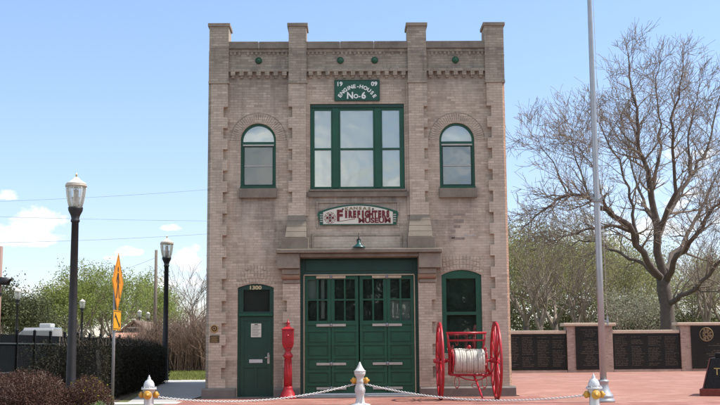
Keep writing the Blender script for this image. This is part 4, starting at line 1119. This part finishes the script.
# bare brush thicket beyond the lawn
def thicket():
    rr = random.Random(5); m = MB()
    for i in range(5200):
        x = rr.uniform(-11.6, -1.0); y = rr.uniform(29, 36); h = (rr.uniform(1.5, 3.1)+(rr.random()**6)*1.8)*min(1, .5+.5*(x+11.6)/2.2)*(.85+.25*mnoise.noise(Vector((x*.5, y*.3, 0))))
        d = Vector((rr.gauss(0, .22), rr.gauss(0, .2), 1)); p = Vector((x, y, 0)); q = p+d*h*.55; r_ = q+Vector((d.x+rr.gauss(0, .25), d.y+rr.gauss(0, .25), 1))*h*.45
        m.tube([p, q, r_], [.020, .012, .004], 3, caps=False)
        for k in range(3):
            t = rr.uniform(.3, .95); b = p.lerp(q, t/.55) if t < .55 else q.lerp(r_, (t-.55)/.45)
            m.tube([b, b+Vector((rr.gauss(0, .4), rr.gauss(0, .4), rr.uniform(.3, .8)))], [.009, .003], 3, caps=False)
    o = m.build('brush_thicket', 'brush', recalc=False)
    tag(o, 'leafless brown brush thicket beyond the lawn left of the building', 'brush', kind='stuff')
thicket()

# lawn tufts
def tufts():
    rr = random.Random(9); m = MB()
    for i in range(16000):
        x = rr.uniform(-10.5, -3.2); y = rr.uniform(15.7, 29.5); h = rr.uniform(.05, .16)
        a = rr.uniform(0, PI); dx, dy = .018*math.cos(a), .018*math.sin(a); lx_, ly_ = rr.gauss(0, .04), rr.gauss(0, .04)
        m.add([(x-dx, y-dy, -.01), (x+dx, y+dy, -.01), (x+lx_, y+ly_, h)], [(0, 1, 2)])
    o = m.build('grass', leaf_mat('grass_blades', (.16, .21, .05), .4, .3, (.24, .24, .08)), recalc=False); tag(o, 'short spring grass on the strip of lawn', 'grass', kind='stuff')
tufts()

# ================================================================== TREES
def grow(mb, tips, p, d, L, r, lev, rr, maxlev, spread=.6, droop=0, n_side=None, minr=.006, segl=3, wob=.18, up=.12):
    pts = [p]; rad = [r]; q = p; dd = d.copy()
    seg = segl if lev < maxlev else max(2, segl-1)
    for i in range(seg):
        dd = (dd+Vector((rr.gauss(0, wob), rr.gauss(0, wob), rr.gauss(0, wob)*.7+up-droop))*.6).normalized()
        q = q+dd*L/seg; pts.append(q); rad.append(max(minr, r*(1-.62*(i+1)/seg)))
    mb.tube(pts, rad, n_side[min(lev, len(n_side)-1)] if n_side else 4, caps=False)
    if lev >= maxlev:
        tips.append((pts[-1], dd)); tips.append((pts[len(pts)//2], dd)); return
    kids = rr.choice((3, 4, 4, 5)) if lev > 0 else rr.choice((4, 5, 6))
    for k in range(kids):
        t = rr.uniform(.35, 1.0) if k else 1.0
        i = min(int(t*seg), seg-1); f = t*seg-i; b = pts[i].lerp(pts[i+1], f); rb = rad[i]+(rad[i+1]-rad[i])*f
        ax = dd.orthogonal().normalized(); ax.rotate(Matrix.Rotation(rr.uniform(0, 2*PI), 3, dd))
        nd_ = dd.copy(); nd_.rotate(Matrix.Rotation(rr.uniform(.35, 1.0)*spread if k else rr.uniform(.05, .3), 3, ax))
        grow(mb, tips, b, nd_, L*rr.uniform(.55, .8), max(minr, rb*(.72 if k else .9)), lev+1, rr, maxlev, spread, droop, n_side, minr, segl, wob, up)

def make_tree(name, lab, cat, seed, H, leafm, nleaf, ls, lean=(0, 0), maxlev=3, spread=.95, trunk_h=.28, r0=None, group=None, twigm='twig', cluster=.5, bare_top=0, wide=1.0):
    rr = random.Random(seed); S = thing(name, lab, cat, (0, 0, 0), group)
    tb = MB(); cb = MB(); lf = MB(); tips = []; r0 = r0 or H*.022
    th = H*trunk_h; top = Vector((lean[0]*th, lean[1]*th, th))
    tb.tube([(0, 0, -.2), (0.02*th, 0, th*.12), (lean[0]*th*.5+rr.gauss(0, .05), rr.gauss(0, .05), th*.55), top], [r0*1.5, r0*1.1, r0, r0*.85], 9)
    for k in range(rr.choice((4, 5))):
        a = 2*PI*k/4.5+rr.uniform(-.4, .4); e = rr.uniform(.25, .75)*wide
        d = Vector((math.sin(e)*math.cos(a), math.sin(e)*math.sin(a), math.cos(e)))
        grow(cb, tips, top-Vector((0, 0, rr.uniform(0, .25)*th)), d, H*.30*rr.uniform(.8, 1.15), r0*.6, 0, rr, maxlev, spread, 0, (6, 5, 4, 3, 3), .009)
    tb.build('trunk', 'bark', S); cb.build('branches', twigm, S, recalc=False)
    if nleaf and tips:
        for i in range(nleaf):
            b, d = rr.choice(tips)
            p = b+Vector((rr.gauss(0, cluster), rr.gauss(0, cluster), rr.gauss(0, cluster*.8)))
            leaf(lf, p, ls, rr)
        lf.build('crown', leafm, S, recalc=False)
    return S
def place(proto, first, x, y, s, rot, lab):
    o = proto if first else copy_tree(proto)
    o.location = (x, y, -.02); o.scale = (s, s, s*1.0); o.rotation_euler = (0, 0, rot); o['label'] = lab
    return o

# --- the great bare tree
def great_tree():
    rr = random.Random(14); Y0 = 33.0; S = thing('bare_tree', 'huge leafless tree spreading above the memorial walls', 'tree', (at_y(668, 340, Y0).x, Y0, 0))
    k = 1/( FPX/ (Y0-CAM.y) )
    def P(px, py, dy=0): v = at_y(px, py, Y0+dy); return v
    tb = MB(); cb = MB(); tips = []
    base = P(669.5, 374); base.z = -.3
    tb.tube([base, P(668.5, 345), P(668, 325), P(667, 305), P(664, 290), P(663, 277)], [.54, .45, .39, .37, .38, .36], 14)
    limbs = [
        ([(663, 280, 0), (657, 237, -.3), (652, 200, -.6), (648, 172, -1), (640, 150, -1.2), (637, 119, -1.5), (631, 86, -1.4), (628, 54, -1.2)], .30, .03),
        ([(658, 243, 0), (664, 222, 1.0), (674, 200, 1.8), (690, 176, 2.6), (703, 155, 3), (711, 137, 3.3), (722, 90, 4)], .24, .03),
        ([(657, 235, 0), (667, 211, -1), (676, 180, -2), (672, 130, -3), (677, 98, -3.4), (683, 62, -3.6)], .19, .025),
        ([(663, 278, 0), (652, 268, -.8), (637, 244, -2.0), (630, 226, -2.6), (607, 211, -3.4), (589, 198, -4), (567, 194, -4.5), (552, 203, -4.7), (535, 217, -4.9), (521, 230, -5)], .25, .025),
        ([(660, 279, 0), (642, 264, 1.0), (622, 255, 2), (604, 246, 2.8), (585, 241, 3.5), (566, 246, 4)], .16, .02),
        ([(633, 232, -2.4), (611, 226, -2), (590, 229, -1.6), (570, 235, -1.2), (548, 245, -1)], .12, .015),
        ([(666, 283, 0), (674, 263, -1.5), (690, 243, -2.6), (707, 222, -3.6), (718, 203, -4.2), (733, 180, -5)], .23, .03),
        ([(665, 270, 0), (680, 246, 1.4), (693, 226, 2.2), (702, 207, 3), (712, 186, 3.5), (726, 160, 4)], .20, .025),
        ([(668, 302, 0), (676, 299, -1), (695, 287, -2.4), (716, 266, -4), (742, 240, -5)], .22, .05),
        ([(637, 246, -1.8), (633, 215, -2), (629, 190, -2.2), (618, 160, -2.4), (604, 135, -2.6), (594, 112, -2.7)], .13, .018),
        ([(655, 225, -.4), (644, 200, 1), (634, 175, 2), (626, 140, 2.6), (617, 105, 3)], .13, .018),
        ([(650, 190, -.7), (658, 160, -.4), (660, 125, 0), (656, 88, .4), (660, 62, .5)], .13, .018),
        ([(690, 176, 2.6), (687, 145, 2.2), (694, 110, 2), (700, 80, 2)], .10, .015),
        ([(567, 194, -4.5), (556, 170, -4.4), (541, 145, -4.2), (530, 132, -4)], .06, .01),
        ([(589, 198, -4), (580, 170, -3.6), (572, 145, -3.4), (574, 118, -3.2)], .07, .01),
        ([(607, 211, -3.4), (598, 180, -3.8), (585, 155, -4), (570, 140, -4.2)], .07, .01),
        ([(693, 287, -2.4), (705, 292, -2.8), (725, 290, -3)], .08, .02),
    ]
    for pts, r0, r1 in limbs:
        V = [P(*q) for q in pts]
        # smooth (Catmull) with a little wander
        W = []
        for i in range(len(V)-1):
            p0, p1_, p2_, p3_ = V[max(i-1, 0)], V[i], V[i+1], V[min(i+2, len(V)-1)]
            for t in (0, .33, .66):
                q = .5*((2*p1_)+(p2_-p0)*t+(2*p0-5*p1_+4*p2_-p3_)*t*t+(3*p1_-p0-3*p2_+p3_)*t**3)
                if i or t: q = q+Vector((rr.gauss(0, .06), rr.gauss(0, .06), rr.gauss(0, .06)))
                W.append(q)
        W.append(V[-1]); n = len(W)
        r0 *= .88; rad = [r0+(r1-r0)*(i/(n-1))**.8 for i in range(n)]
        tb.tube(W, rad, 8, caps=False)
        for i in range(2, n):
            f = i/(n-1); dd = (W[i]-W[i-1]).normalized()
            for rep in range(3 if f > .5 else (1 if f > .22 else 0)):
                ax = dd.orthogonal().normalized(); ax.rotate(Matrix.Rotation(rr.uniform(0, 2*PI), 3, dd)); nd_ = dd.copy(); nd_.rotate(Matrix.Rotation(rr.uniform(.4, 1.15), 3, ax))
                nd_ = (nd_+Vector((0, 0, .12))).normalized()
                grow(cb, tips, W[i-1].lerp(W[i], rr.random()), nd_, rr.uniform(1.1, 2.4)*(1.15-.6*f), max(.012, rad[i]*rr.uniform(.35, .6)), 0, rr, 2, .95, .03, (5, 3, 3), .009, 4, .34, .10)
        grow(cb, tips, W[-1], (W[-1]-W[-2]).normalized(), .75, max(.012, rad[-1]), 0, rr, 2, .9, .02, (4, 3, 3), .009, 4, .34, .08)
    tb.build('trunk', 'bark', S); cb.build('branches', 'twig', S, recalc=False)
    print('great tree faces', len(tb.f)+len(cb.f))
great_tree()

# --- trees behind the memorial walls
gr = 'spring trees behind the memorial walls'
pa = make_tree('spring_tree', '', 'tree', 101, 10, 'leaf_olive', 11500, .16, group=gr, cluster=.42, wide=1.15)
pb = make_tree('spring_tree', '', 'tree', 102, 10, 'leaf_olive', 7500, .15, group=gr, cluster=.5, wide=1.25)
pc = make_tree('blossom_tree', 'pale tree in white blossom left of the great bare trunk', 'tree', 103, 6, 'blossom', 3600, .14, cluster=.5, trunk_h=.2, wide=1.3)
pd = make_tree('bare_tree', '', 'tree', 104, 10, None, 0, .1, group='smaller bare trees behind the memorial walls', wide=1.1)
pe = make_tree('evergreen_tree', '', 'tree', 105, 7, 'leaf_dark', 9000, .2, group='dark evergreens behind the memorial walls', cluster=.6, trunk_h=.12, wide=1.2)
def put(proto, first, px, Y, s, rot, lab):
    return place(proto, first, at_y(px, 345, Y).x, Y, s, rot, lab)
put(pa, True, 527, 55, 1.14, .3, 'olive green spring tree touching the right edge of the fire station')
put(pb, True, 556, 50, 1.05, 1.2, 'thinly leaved spring tree behind the first memorial wall')
put(pa, False, 588, 62, 1.12, 2.4, 'full olive spring tree directly behind the flagpole')
put(pb, False, 618, 56, .98, 3.3, 'thin spring tree between flagpole and white blossom tree')
put(pa, False, 645, 70, 1.0, 4.2, 'olive spring tree far behind the white blossom tree')
put(pb, False, 692, 66, 1.0, 5.1, 'thin spring tree right of the great bare trunk')
put(pa, False, 726, 60, .95, 5.9, 'olive spring tree cut by the right frame edge')
put(pb, False, 508, 68, 1.25, .8, 'tall thin spring tree half hidden by the building corner')
put(pa, False, 562, 78, 1.25, 1.7, 'farthest olive spring tree left of the flagpole')
pc.location = (at_y(634, 345, 44).x, 44, -.02); pc.scale = (1.02, 1.02, .98)
put(pd, True, 541, 46, .92, 1.0, 'grey leafless tree behind the first memorial wall')
put(pd, False, 578, 47, .86, 2.2, 'grey leafless tree just left of the flagpole')
put(pd, False, 708, 45, .95, 4.4, 'leafless tree behind the emblem pier at the right edge')
put(pd, False, 604, 74, 1.15, 5.2, 'distant leafless tree right of the flagpole')
put(pe, True, 700, 78, .92, 0, 'dark evergreen low behind the emblem pier')
put(pe, False, 655, 84, .8, 2, 'dark evergreen behind the great bare trunk')
put(pe, False, 606, 88, .85, 3, 'dark evergreen low behind the flagpole')

# --- trees on the left
gl_ = 'fresh green trees beyond the fence'
qa = make_tree('fresh_tree', '', 'tree', 201, 10, 'leaf_fresh', 11000, .2, group=gl_, cluster=.34, trunk_h=.2, wide=1.1)
qb = make_tree('fresh_tree', '', 'tree', 202, 9, 'leaf_fresh', 7500, .19, group=gl_, cluster=.36, trunk_h=.22, wide=1.2)
qe = make_tree('evergreen_tree', '', 'tree', 203, 8, 'leaf_dark', 11000, .2, group='dark evergreens at the far left', cluster=.5, trunk_h=.1, wide=.9)
qd = make_tree('bare_tree', 'slender leafless tree in the brush against the left building corner', 'tree', 204, 7, None, 0, .1, wide=.7)
def putl(proto, first, px, top, Y, H, rot, lab):   # scale so the crown reaches the sighted height
    z = at_y(px, top, Y).z; top_part = max((c.data for c in proto.children), key=lambda d: max(v.co.z for v in d.vertices))
    zs_ = sorted(v.co.z for v in top_part.vertices); H = zs_[int(len(zs_)*.985)]
    return place(proto, first, at_y(px, 345, Y).x, Y, z/H, rot, lab)
putl(qa, True, 80, 268, 84, 10.6, .4, 'broad fresh green tree behind the near lamp post')
putl(qb, True, 112, 270, 92, 9.8, 1.4, 'fresh green tree behind the orange diamond sign')
putl(qa, False, 140, 274, 110, 10.6, 2.3, 'fresh green tree above the brown house roof')
putl(qb, False, 60, 284, 98, 9.8, 3.1, 'loose green tree left of the near lamp post')
putl(qa, False, 98, 290, 118, 10.6, 5.5, 'distant green tree in the gap left of the diamond sign')
putl(qb, False, 160, 296, 130, 9.8, 4.0, 'distant green tree behind the second lamp post')
putl(qe, True, 8, 283, 66, 8.4, 0, 'dark evergreen beside the traffic signal')
putl(qe, False, 27, 302, 72, 8.4, 2, 'smaller dark evergreen behind the distant far-left lamp')
putl(qb, False, 42, 300, 105, 9.8, .9, 'pale green tree behind the white van')
putl(qd, True, 193, 268, 38, 7.6, .5, 'slender leafless tree in the brush against the left building corner')

# low undergrowth closing the horizon
def undergrowth(x0, x1, y, h, mat, seed, lab, n):
    rr = random.Random(seed); m = MB()
    for i in range(n):
        x = rr.uniform(x0, x1); hh = h*(.7+.5*mnoise.noise(Vector((x*.15, seed, 0)))); leaf(m, Vector((x, y+rr.uniform(-2, 2), hh*rr.random()**.8)), (.42 if y > 80 else .24) if y > 0 else .8, rr)
    tag(m.build('undergrowth', mat, recalc=False), lab, 'undergrowth', kind='stuff')
undergrowth(0, 60, 96, 6.0, 'leaf_under', 1, 'dull green scrub along the horizon behind the memorial walls', 22000)
undergrowth(6, 46, 66, 6.8, 'leaf_under', 4, 'low olive scrub under the trees behind the memorial walls', 42000)
undergrowth(-90, -8, 140, 5.5, 'leaf_under', 2, 'dull green scrub along the horizon at the left', 15000)
undergrowth(-40, 40, -75, 15.5, 'leaf_belt', 3, 'tree belt across the street, seen reflected in the windows', 56000)

# ================================================================== FAR LEFT BUILDINGS, VAN, POLES, WIRES
Yh = 74
def PX_(px): return at_y(px, 345, Yh).x
def PZ_(py, px=135): return at_y(px, py, Yh).z
hx0_, hx1_, hap = PX_(118), PX_(150), PX_(134)
S = thing('gable_house', 'small house with brown gable roof beyond the fence', 'house', ((hx0_+hx1_)/2, Yh, 0))
ze, za = PZ_(333), PZ_(322)
m = MB(); m.add([(hx0_+.5, Yh, 0), (hx1_-.5, Yh, 0), (hx1_-.5, Yh, ze), (hap, Yh, za-.1), (hx0_+.5, Yh, ze), (hx0_+.5, Yh+9, 0), (hx1_-.5, Yh+9, 0), (hx1_-.5, Yh+9, ze), (hap, Yh+9, za-.1), (hx0_+.5, Yh+9, ze)],
                 [(0, 1, 2, 3, 4), (9, 8, 7, 6, 5), (0, 5, 6, 1), (1, 6, 7, 2), (4, 9, 5, 0), (2, 7, 8, 3), (3, 8, 9, 4)]); m.build('wall', 'house_wall', S)
m = MB()
for xe in (hx0_, hx1_):
    m.hexa([(xe, Yh-.5, ze-.12), (hap, Yh-.5, za), (hap, Yh+9.4, za), (xe, Yh+9.4, ze-.12)], [(xe, Yh-.5, ze+.06), (hap, Yh-.5, za+.2), (hap, Yh+9.4, za+.2), (xe, Yh+9.4, ze+.06)])
m.build('roof', 'roof_brown', S)
m = MB().box(hap-.9, hap+.9, Yh-.06, Yh-.005, PZ_(334), PZ_(328)); w = m.build('window', 'dark_glass', S)
MB().face(rectp(hap-1.0, hap+1.0, PZ_(334)-.1, PZ_(328)+.1), [rectp(hap-.88, hap+.88, PZ_(334)+.02, PZ_(328)-.02)], Yh-.1, Yh-.061).build('window_frame', 'cream', w)
m = MB(); m.hexa([(PX_(116), Yh-4, PZ_(339)), (PX_(146), Yh-4, PZ_(339)), (PX_(146), Yh-.6, PZ_(334)), (PX_(116), Yh-.6, PZ_(334))], [(PX_(116), Yh-4, PZ_(339)+.12), (PX_(146), Yh-4, PZ_(339)+.12), (PX_(146), Yh-.6, PZ_(334)+.12), (PX_(116), Yh-.6, PZ_(334)+.12)])
m.build('porch_roof', 'salmon', S)
m = MB()
for x in (PX_(117), PX_(126), PX_(136), PX_(145)): m.box(x-.08, x+.08, Yh-3.9, Yh-3.75, 0, PZ_(339))
m.build('porch_post_row', 'cream', S)

vy = 34.0; v0, v1 = at_y(13, 345, vy).x, at_y(57, 345, vy).x; vz = lambda py: at_y(35, py, vy).z
S = thing('camper_van', 'white camper van roof with an air conditioner showing above the fence', 'van', ((v0+v1)/2, vy, 0))
m = MB(); zt = vz(327.5); m.side([(vy, .4), (vy+2.1, .4), (vy+2.1, zt-.15), (vy+1.9, zt), (vy+.2, zt), (vy, zt-.15)], v0+.5, v1-.25); m.build('body', 'van_white', S, .05)
m = MB(); m.add([(v0-.9, vy+.1, .45), (v0+.499, vy+.1, .45), (v0+.499, vy+2, .45), (v0-.9, vy+2, .45), (v0-.85, vy+.1, 1.1), (v0+.499, vy+.15, zt-.1), (v0+.499, vy+1.95, zt-.1), (v0-.85, vy+2, 1.1)], [(3, 2, 1, 0), (4, 5, 6, 7), (0, 1, 5, 4), (1, 2, 6, 5), (2, 3, 7, 6), (3, 0, 4, 7)]); m.build('cab', 'van_white', S, .05)
MB().box(v0+1.3, v1-.8, vy-.02, vy-.003, 1.25, 1.6).build('side_window', 'dark_glass', S)
c_ = at_y(42, 325, vy).x; MB().box(c_-.32, c_+.32, vy+.6, vy+1.5, zt+.003, vz(323.2)).build('air_conditioner', 'white_paint', S, .05)
for x in (v0-.1, v1-.9):
    w = MB().lathe([(0, vy-.02), (.2, vy-.02), (.36, vy+.0), (.36, vy+.24), (0, vy+.24)], (x, 0, .36), 20, 'Y').build('wheel', 'rubber', S)
    MB().lathe([(0, vy-.03), (.19, vy-.03), (.2, vy-.01)], (x, 0, .36), 16, 'Y').build('hubcap', 'alu', w)

def util_pole(px, top, Y, lab, lean=0, arm=True):
    p = at_y(px, top, Y); S = thing('utility_pole', lab, 'utility pole', (p.x, Y, 0), 'wooden utility poles')
    MB().tube([(p.x-lean, Y, -.2), (p.x, Y, p.z)], [.17, .11], 10).build('pole', 'wood_pole', S)
    return p
u1 = util_pole(156.3, 250, 62, 'tall wooden utility pole just left of the second lamp post')
u2 = util_pole(105.5, 284, 100, 'short far utility pole behind the orange diamond sign', .5)
m = MB(); m.box(u2.x-.9, u2.x+.9, 99.9, 100.05, u2.z-.7, u2.z-.55); m.build('crossarm', 'wood_pole', [o for o in bpy.data.objects if o.type == 'EMPTY' and o.name.startswith('utility_pole')][-1])
def wire(a, b, sag, lab):
    pts = []
    for i in range(25):
        t = i/24; p = Vector(a).lerp(Vector(b), t); p.z -= sag*4*t*(1-t); pts.append(p)
    tag(MB().tube(pts, .011, 5).build('power_line', 'wire'), lab, 'cable', 'overhead lines crossing the left sky')
def wpt(px, py, Y): return at_y(px, py, Y)
wire(wpt(-60, 203, 45), wpt(330, 178, 52), .3, 'topmost thin overhead line left of the building')
wire(wpt(-60, 214.6, 45), wpt(330, 221, 52), .15, 'middle thin overhead line left of the building')
wire(wpt(-60, 243.5, 45), wpt(330, 224, 52), .3, 'lowest long overhead line left of the building')
wire(u1-Vector((0, 0, .6)), wpt(60, 279, 110), .6, 'short overhead line running from the tall utility pole')

# ================================================================== SKY, SUN
SUN_EL, SUN_AZ = R(58), R(1.2)     # azimuth measured from +X towards +Y (behind the facade line)
sd = Vector((math.cos(SUN_EL)*math.cos(SUN_AZ), math.cos(SUN_EL)*math.sin(SUN_AZ), math.sin(SUN_EL)))
L = bpy.data.lights.new('sun', 'SUN'); L.energy = 3.4; L.angle = R(.53); L.color = (1, .955, .89)
so = bpy.data.objects.new('sun', L); col.objects.link(so); so.rotation_euler = sd.to_track_quat('Z', 'Y').to_euler(); so.location = (20, 0, 40)

w = bpy.data.worlds.new('World'); scn.world = w; w.use_nodes = True; nt = w.node_tree
for n in list(nt.nodes): nt.nodes.remove(n)
out = nt.nodes.new('ShaderNodeOutputWorld'); bg = nt.nodes.new('ShaderNodeBackground'); bg.inputs['Strength'].default_value = .13
sky = nt.nodes.new('ShaderNodeTexSky'); sky.sky_type = 'NISHITA'; sky.sun_disc = False
sky.sun_elevation = SUN_EL; sky.sun_rotation = PI/2-SUN_AZ; sky.altitude = 300; sky.air_density = 1.0; sky.dust_density = .7; sky.ozone_density = 1.7
tc = nd(nt, 'ShaderNodeTexCoord').outputs['Generated']
sp = nd(nt, 'ShaderNodeSeparateXYZ'); lk(nt, tc, sp.inputs[0])
az = mth(nt, 'MULTIPLY', mth(nt, 'ARCTAN2', sp.outputs[0], sp.outputs[1]), 180/PI)
el = mth(nt, 'MULTIPLY', mth(nt, 'ARCSINE', sp.outputs[2]), 180/PI)
cv = nd(nt, 'ShaderNodeCombineXYZ'); lk(nt, az, cv.inputs[0]); lk(nt, mth(nt, 'MULTIPLY', el, 1.5), cv.inputs[1])
nz1 = noise(nt, cv.outputs[0], .85, 7, .6)
def blob(ca, ce, wa, we, amp=1.0):
    da = mth(nt, 'DIVIDE', mth(nt, 'SUBTRACT', az, ca), wa); de0 = mth(nt, 'SUBTRACT', el, ce)
    de = mth(nt, 'DIVIDE', de0, we)
    below = mth(nt, 'MULTIPLY', mth(nt, 'MINIMUM', de, 0.0), .9)    # flatter bases
    de = mth(nt, 'ADD', de, below)
    d2 = mth(nt, 'ADD', mth(nt, 'MULTIPLY', da, da), mth(nt, 'MULTIPLY', de, de))
    return mth(nt, 'MULTIPLY', mth(nt, 'SUBTRACT', 1.0, d2), amp)
def ae(px, py):
    d = (fw + rt*((px-360)/FPX) - up*((py-202.5)/FPX)).normalized()
    return math.degrees(math.atan2(d.x, d.y)), math.degrees(math.asin(d.z))
acc = None
for px, py, wa, we, amp in ((20, 238, 2.3, .8, 1), (36, 226, 1.5, 1.0, 1), (46, 240, 1.1, .5, .8), (2, 197, 1.0, .3, .6), (126, 253, .8, .38, .9), (112, 258, .5, .2, .6), (100, 276, 1.4, .25, .4), (188, 264, 1.0, .9, .95), (180, 284, 1.2, .5, .6), (172, 228, .6, .3, .6), (40, 290, 1.5, .4, .4), (70, 285, 1.0, .25, .4),
                            (645, 232, 2.4, 1.3, .42), (710, 160, 2.2, .9, .3), (600, 240, 2, 1.1, .25), (700, 215, 3, 1.4, .2)):
    a_, e_ = ae(px, py); b_ = mth(nt, 'MAXIMUM', blob(a_, e_, wa, we, amp), -1.3)
    acc = b_ if acc is None else mth(nt, 'MAXIMUM', acc, b_)
dens = mth(nt, 'ADD', mth(nt, 'MULTIPLY', acc, .42), mth(nt, 'MULTIPLY', mth(nt, 'SUBTRACT', nz1, .52), 1.5))
front = rng_map(nt, dens, -.03, .17)
# scattered cumulus over the rest of the dome (behind the camera, seen in the panes)
hz = mth(nt, 'ADD', mth(nt, 'ABSOLUTE', sp.outputs[2]), .12)
cv2 = nd(nt, 'ShaderNodeCombineXYZ'); lk(nt, mth(nt, 'DIVIDE', sp.outputs[0], hz), cv2.inputs[0]); lk(nt, mth(nt, 'DIVIDE', sp.outputs[1], hz), cv2.inputs[1])
nz2 = noise(nt, cv2.outputs[0], .9, 7, .55)
rear = mth(nt, 'MULTIPLY', rng_map(nt, nz2, .38, .58), rng_map(nt, sp.outputs[1], .25, -.1))
cl = mth(nt, 'MULTIPLY', mth(nt, 'MAXIMUM', front, rear), rng_map(nt, el, -.5, 1.5))
shade = mixc(nt, rng_map(nt, noise(nt, cv.outputs[0], .9, 5, .6), .35, .65), (4.0, 4.2, 4.5), (5.6, 5.6, 5.5))
shade = mixc(nt, rng_map(nt, sp.outputs[1], .3, -.1), shade, mixc(nt, rng_map(nt, noise(nt, cv2.outputs[0], 1.7, 5, .6), .38, .62), (3.6, 3.9, 4.3), (6.8, 6.8, 6.8)))
clear = mixc(nt, rng_map(nt, el, 20, 3), sky.outputs[0], (.84, .79, .87), 'MULTIPLY')
fin = mixc(nt, mth(nt, 'MULTIPLY', cl, .85), clear, shade)
lk(nt, fin, bg.inputs['Color']); lk(nt, bg.outputs[0], out.inputs[0])

scn.view_settings.view_transform = 'Standard'; scn.view_settings.look = 'None'; scn.view_settings.gamma = 1
scn.view_settings.use_curve_mapping = False; scn.view_settings.exposure = .85
scn.render.engine = 'CYCLES'
scn.cycles.max_bounces = 8; scn.cycles.transparent_max_bounces = 16; scn.cycles.use_denoising = True
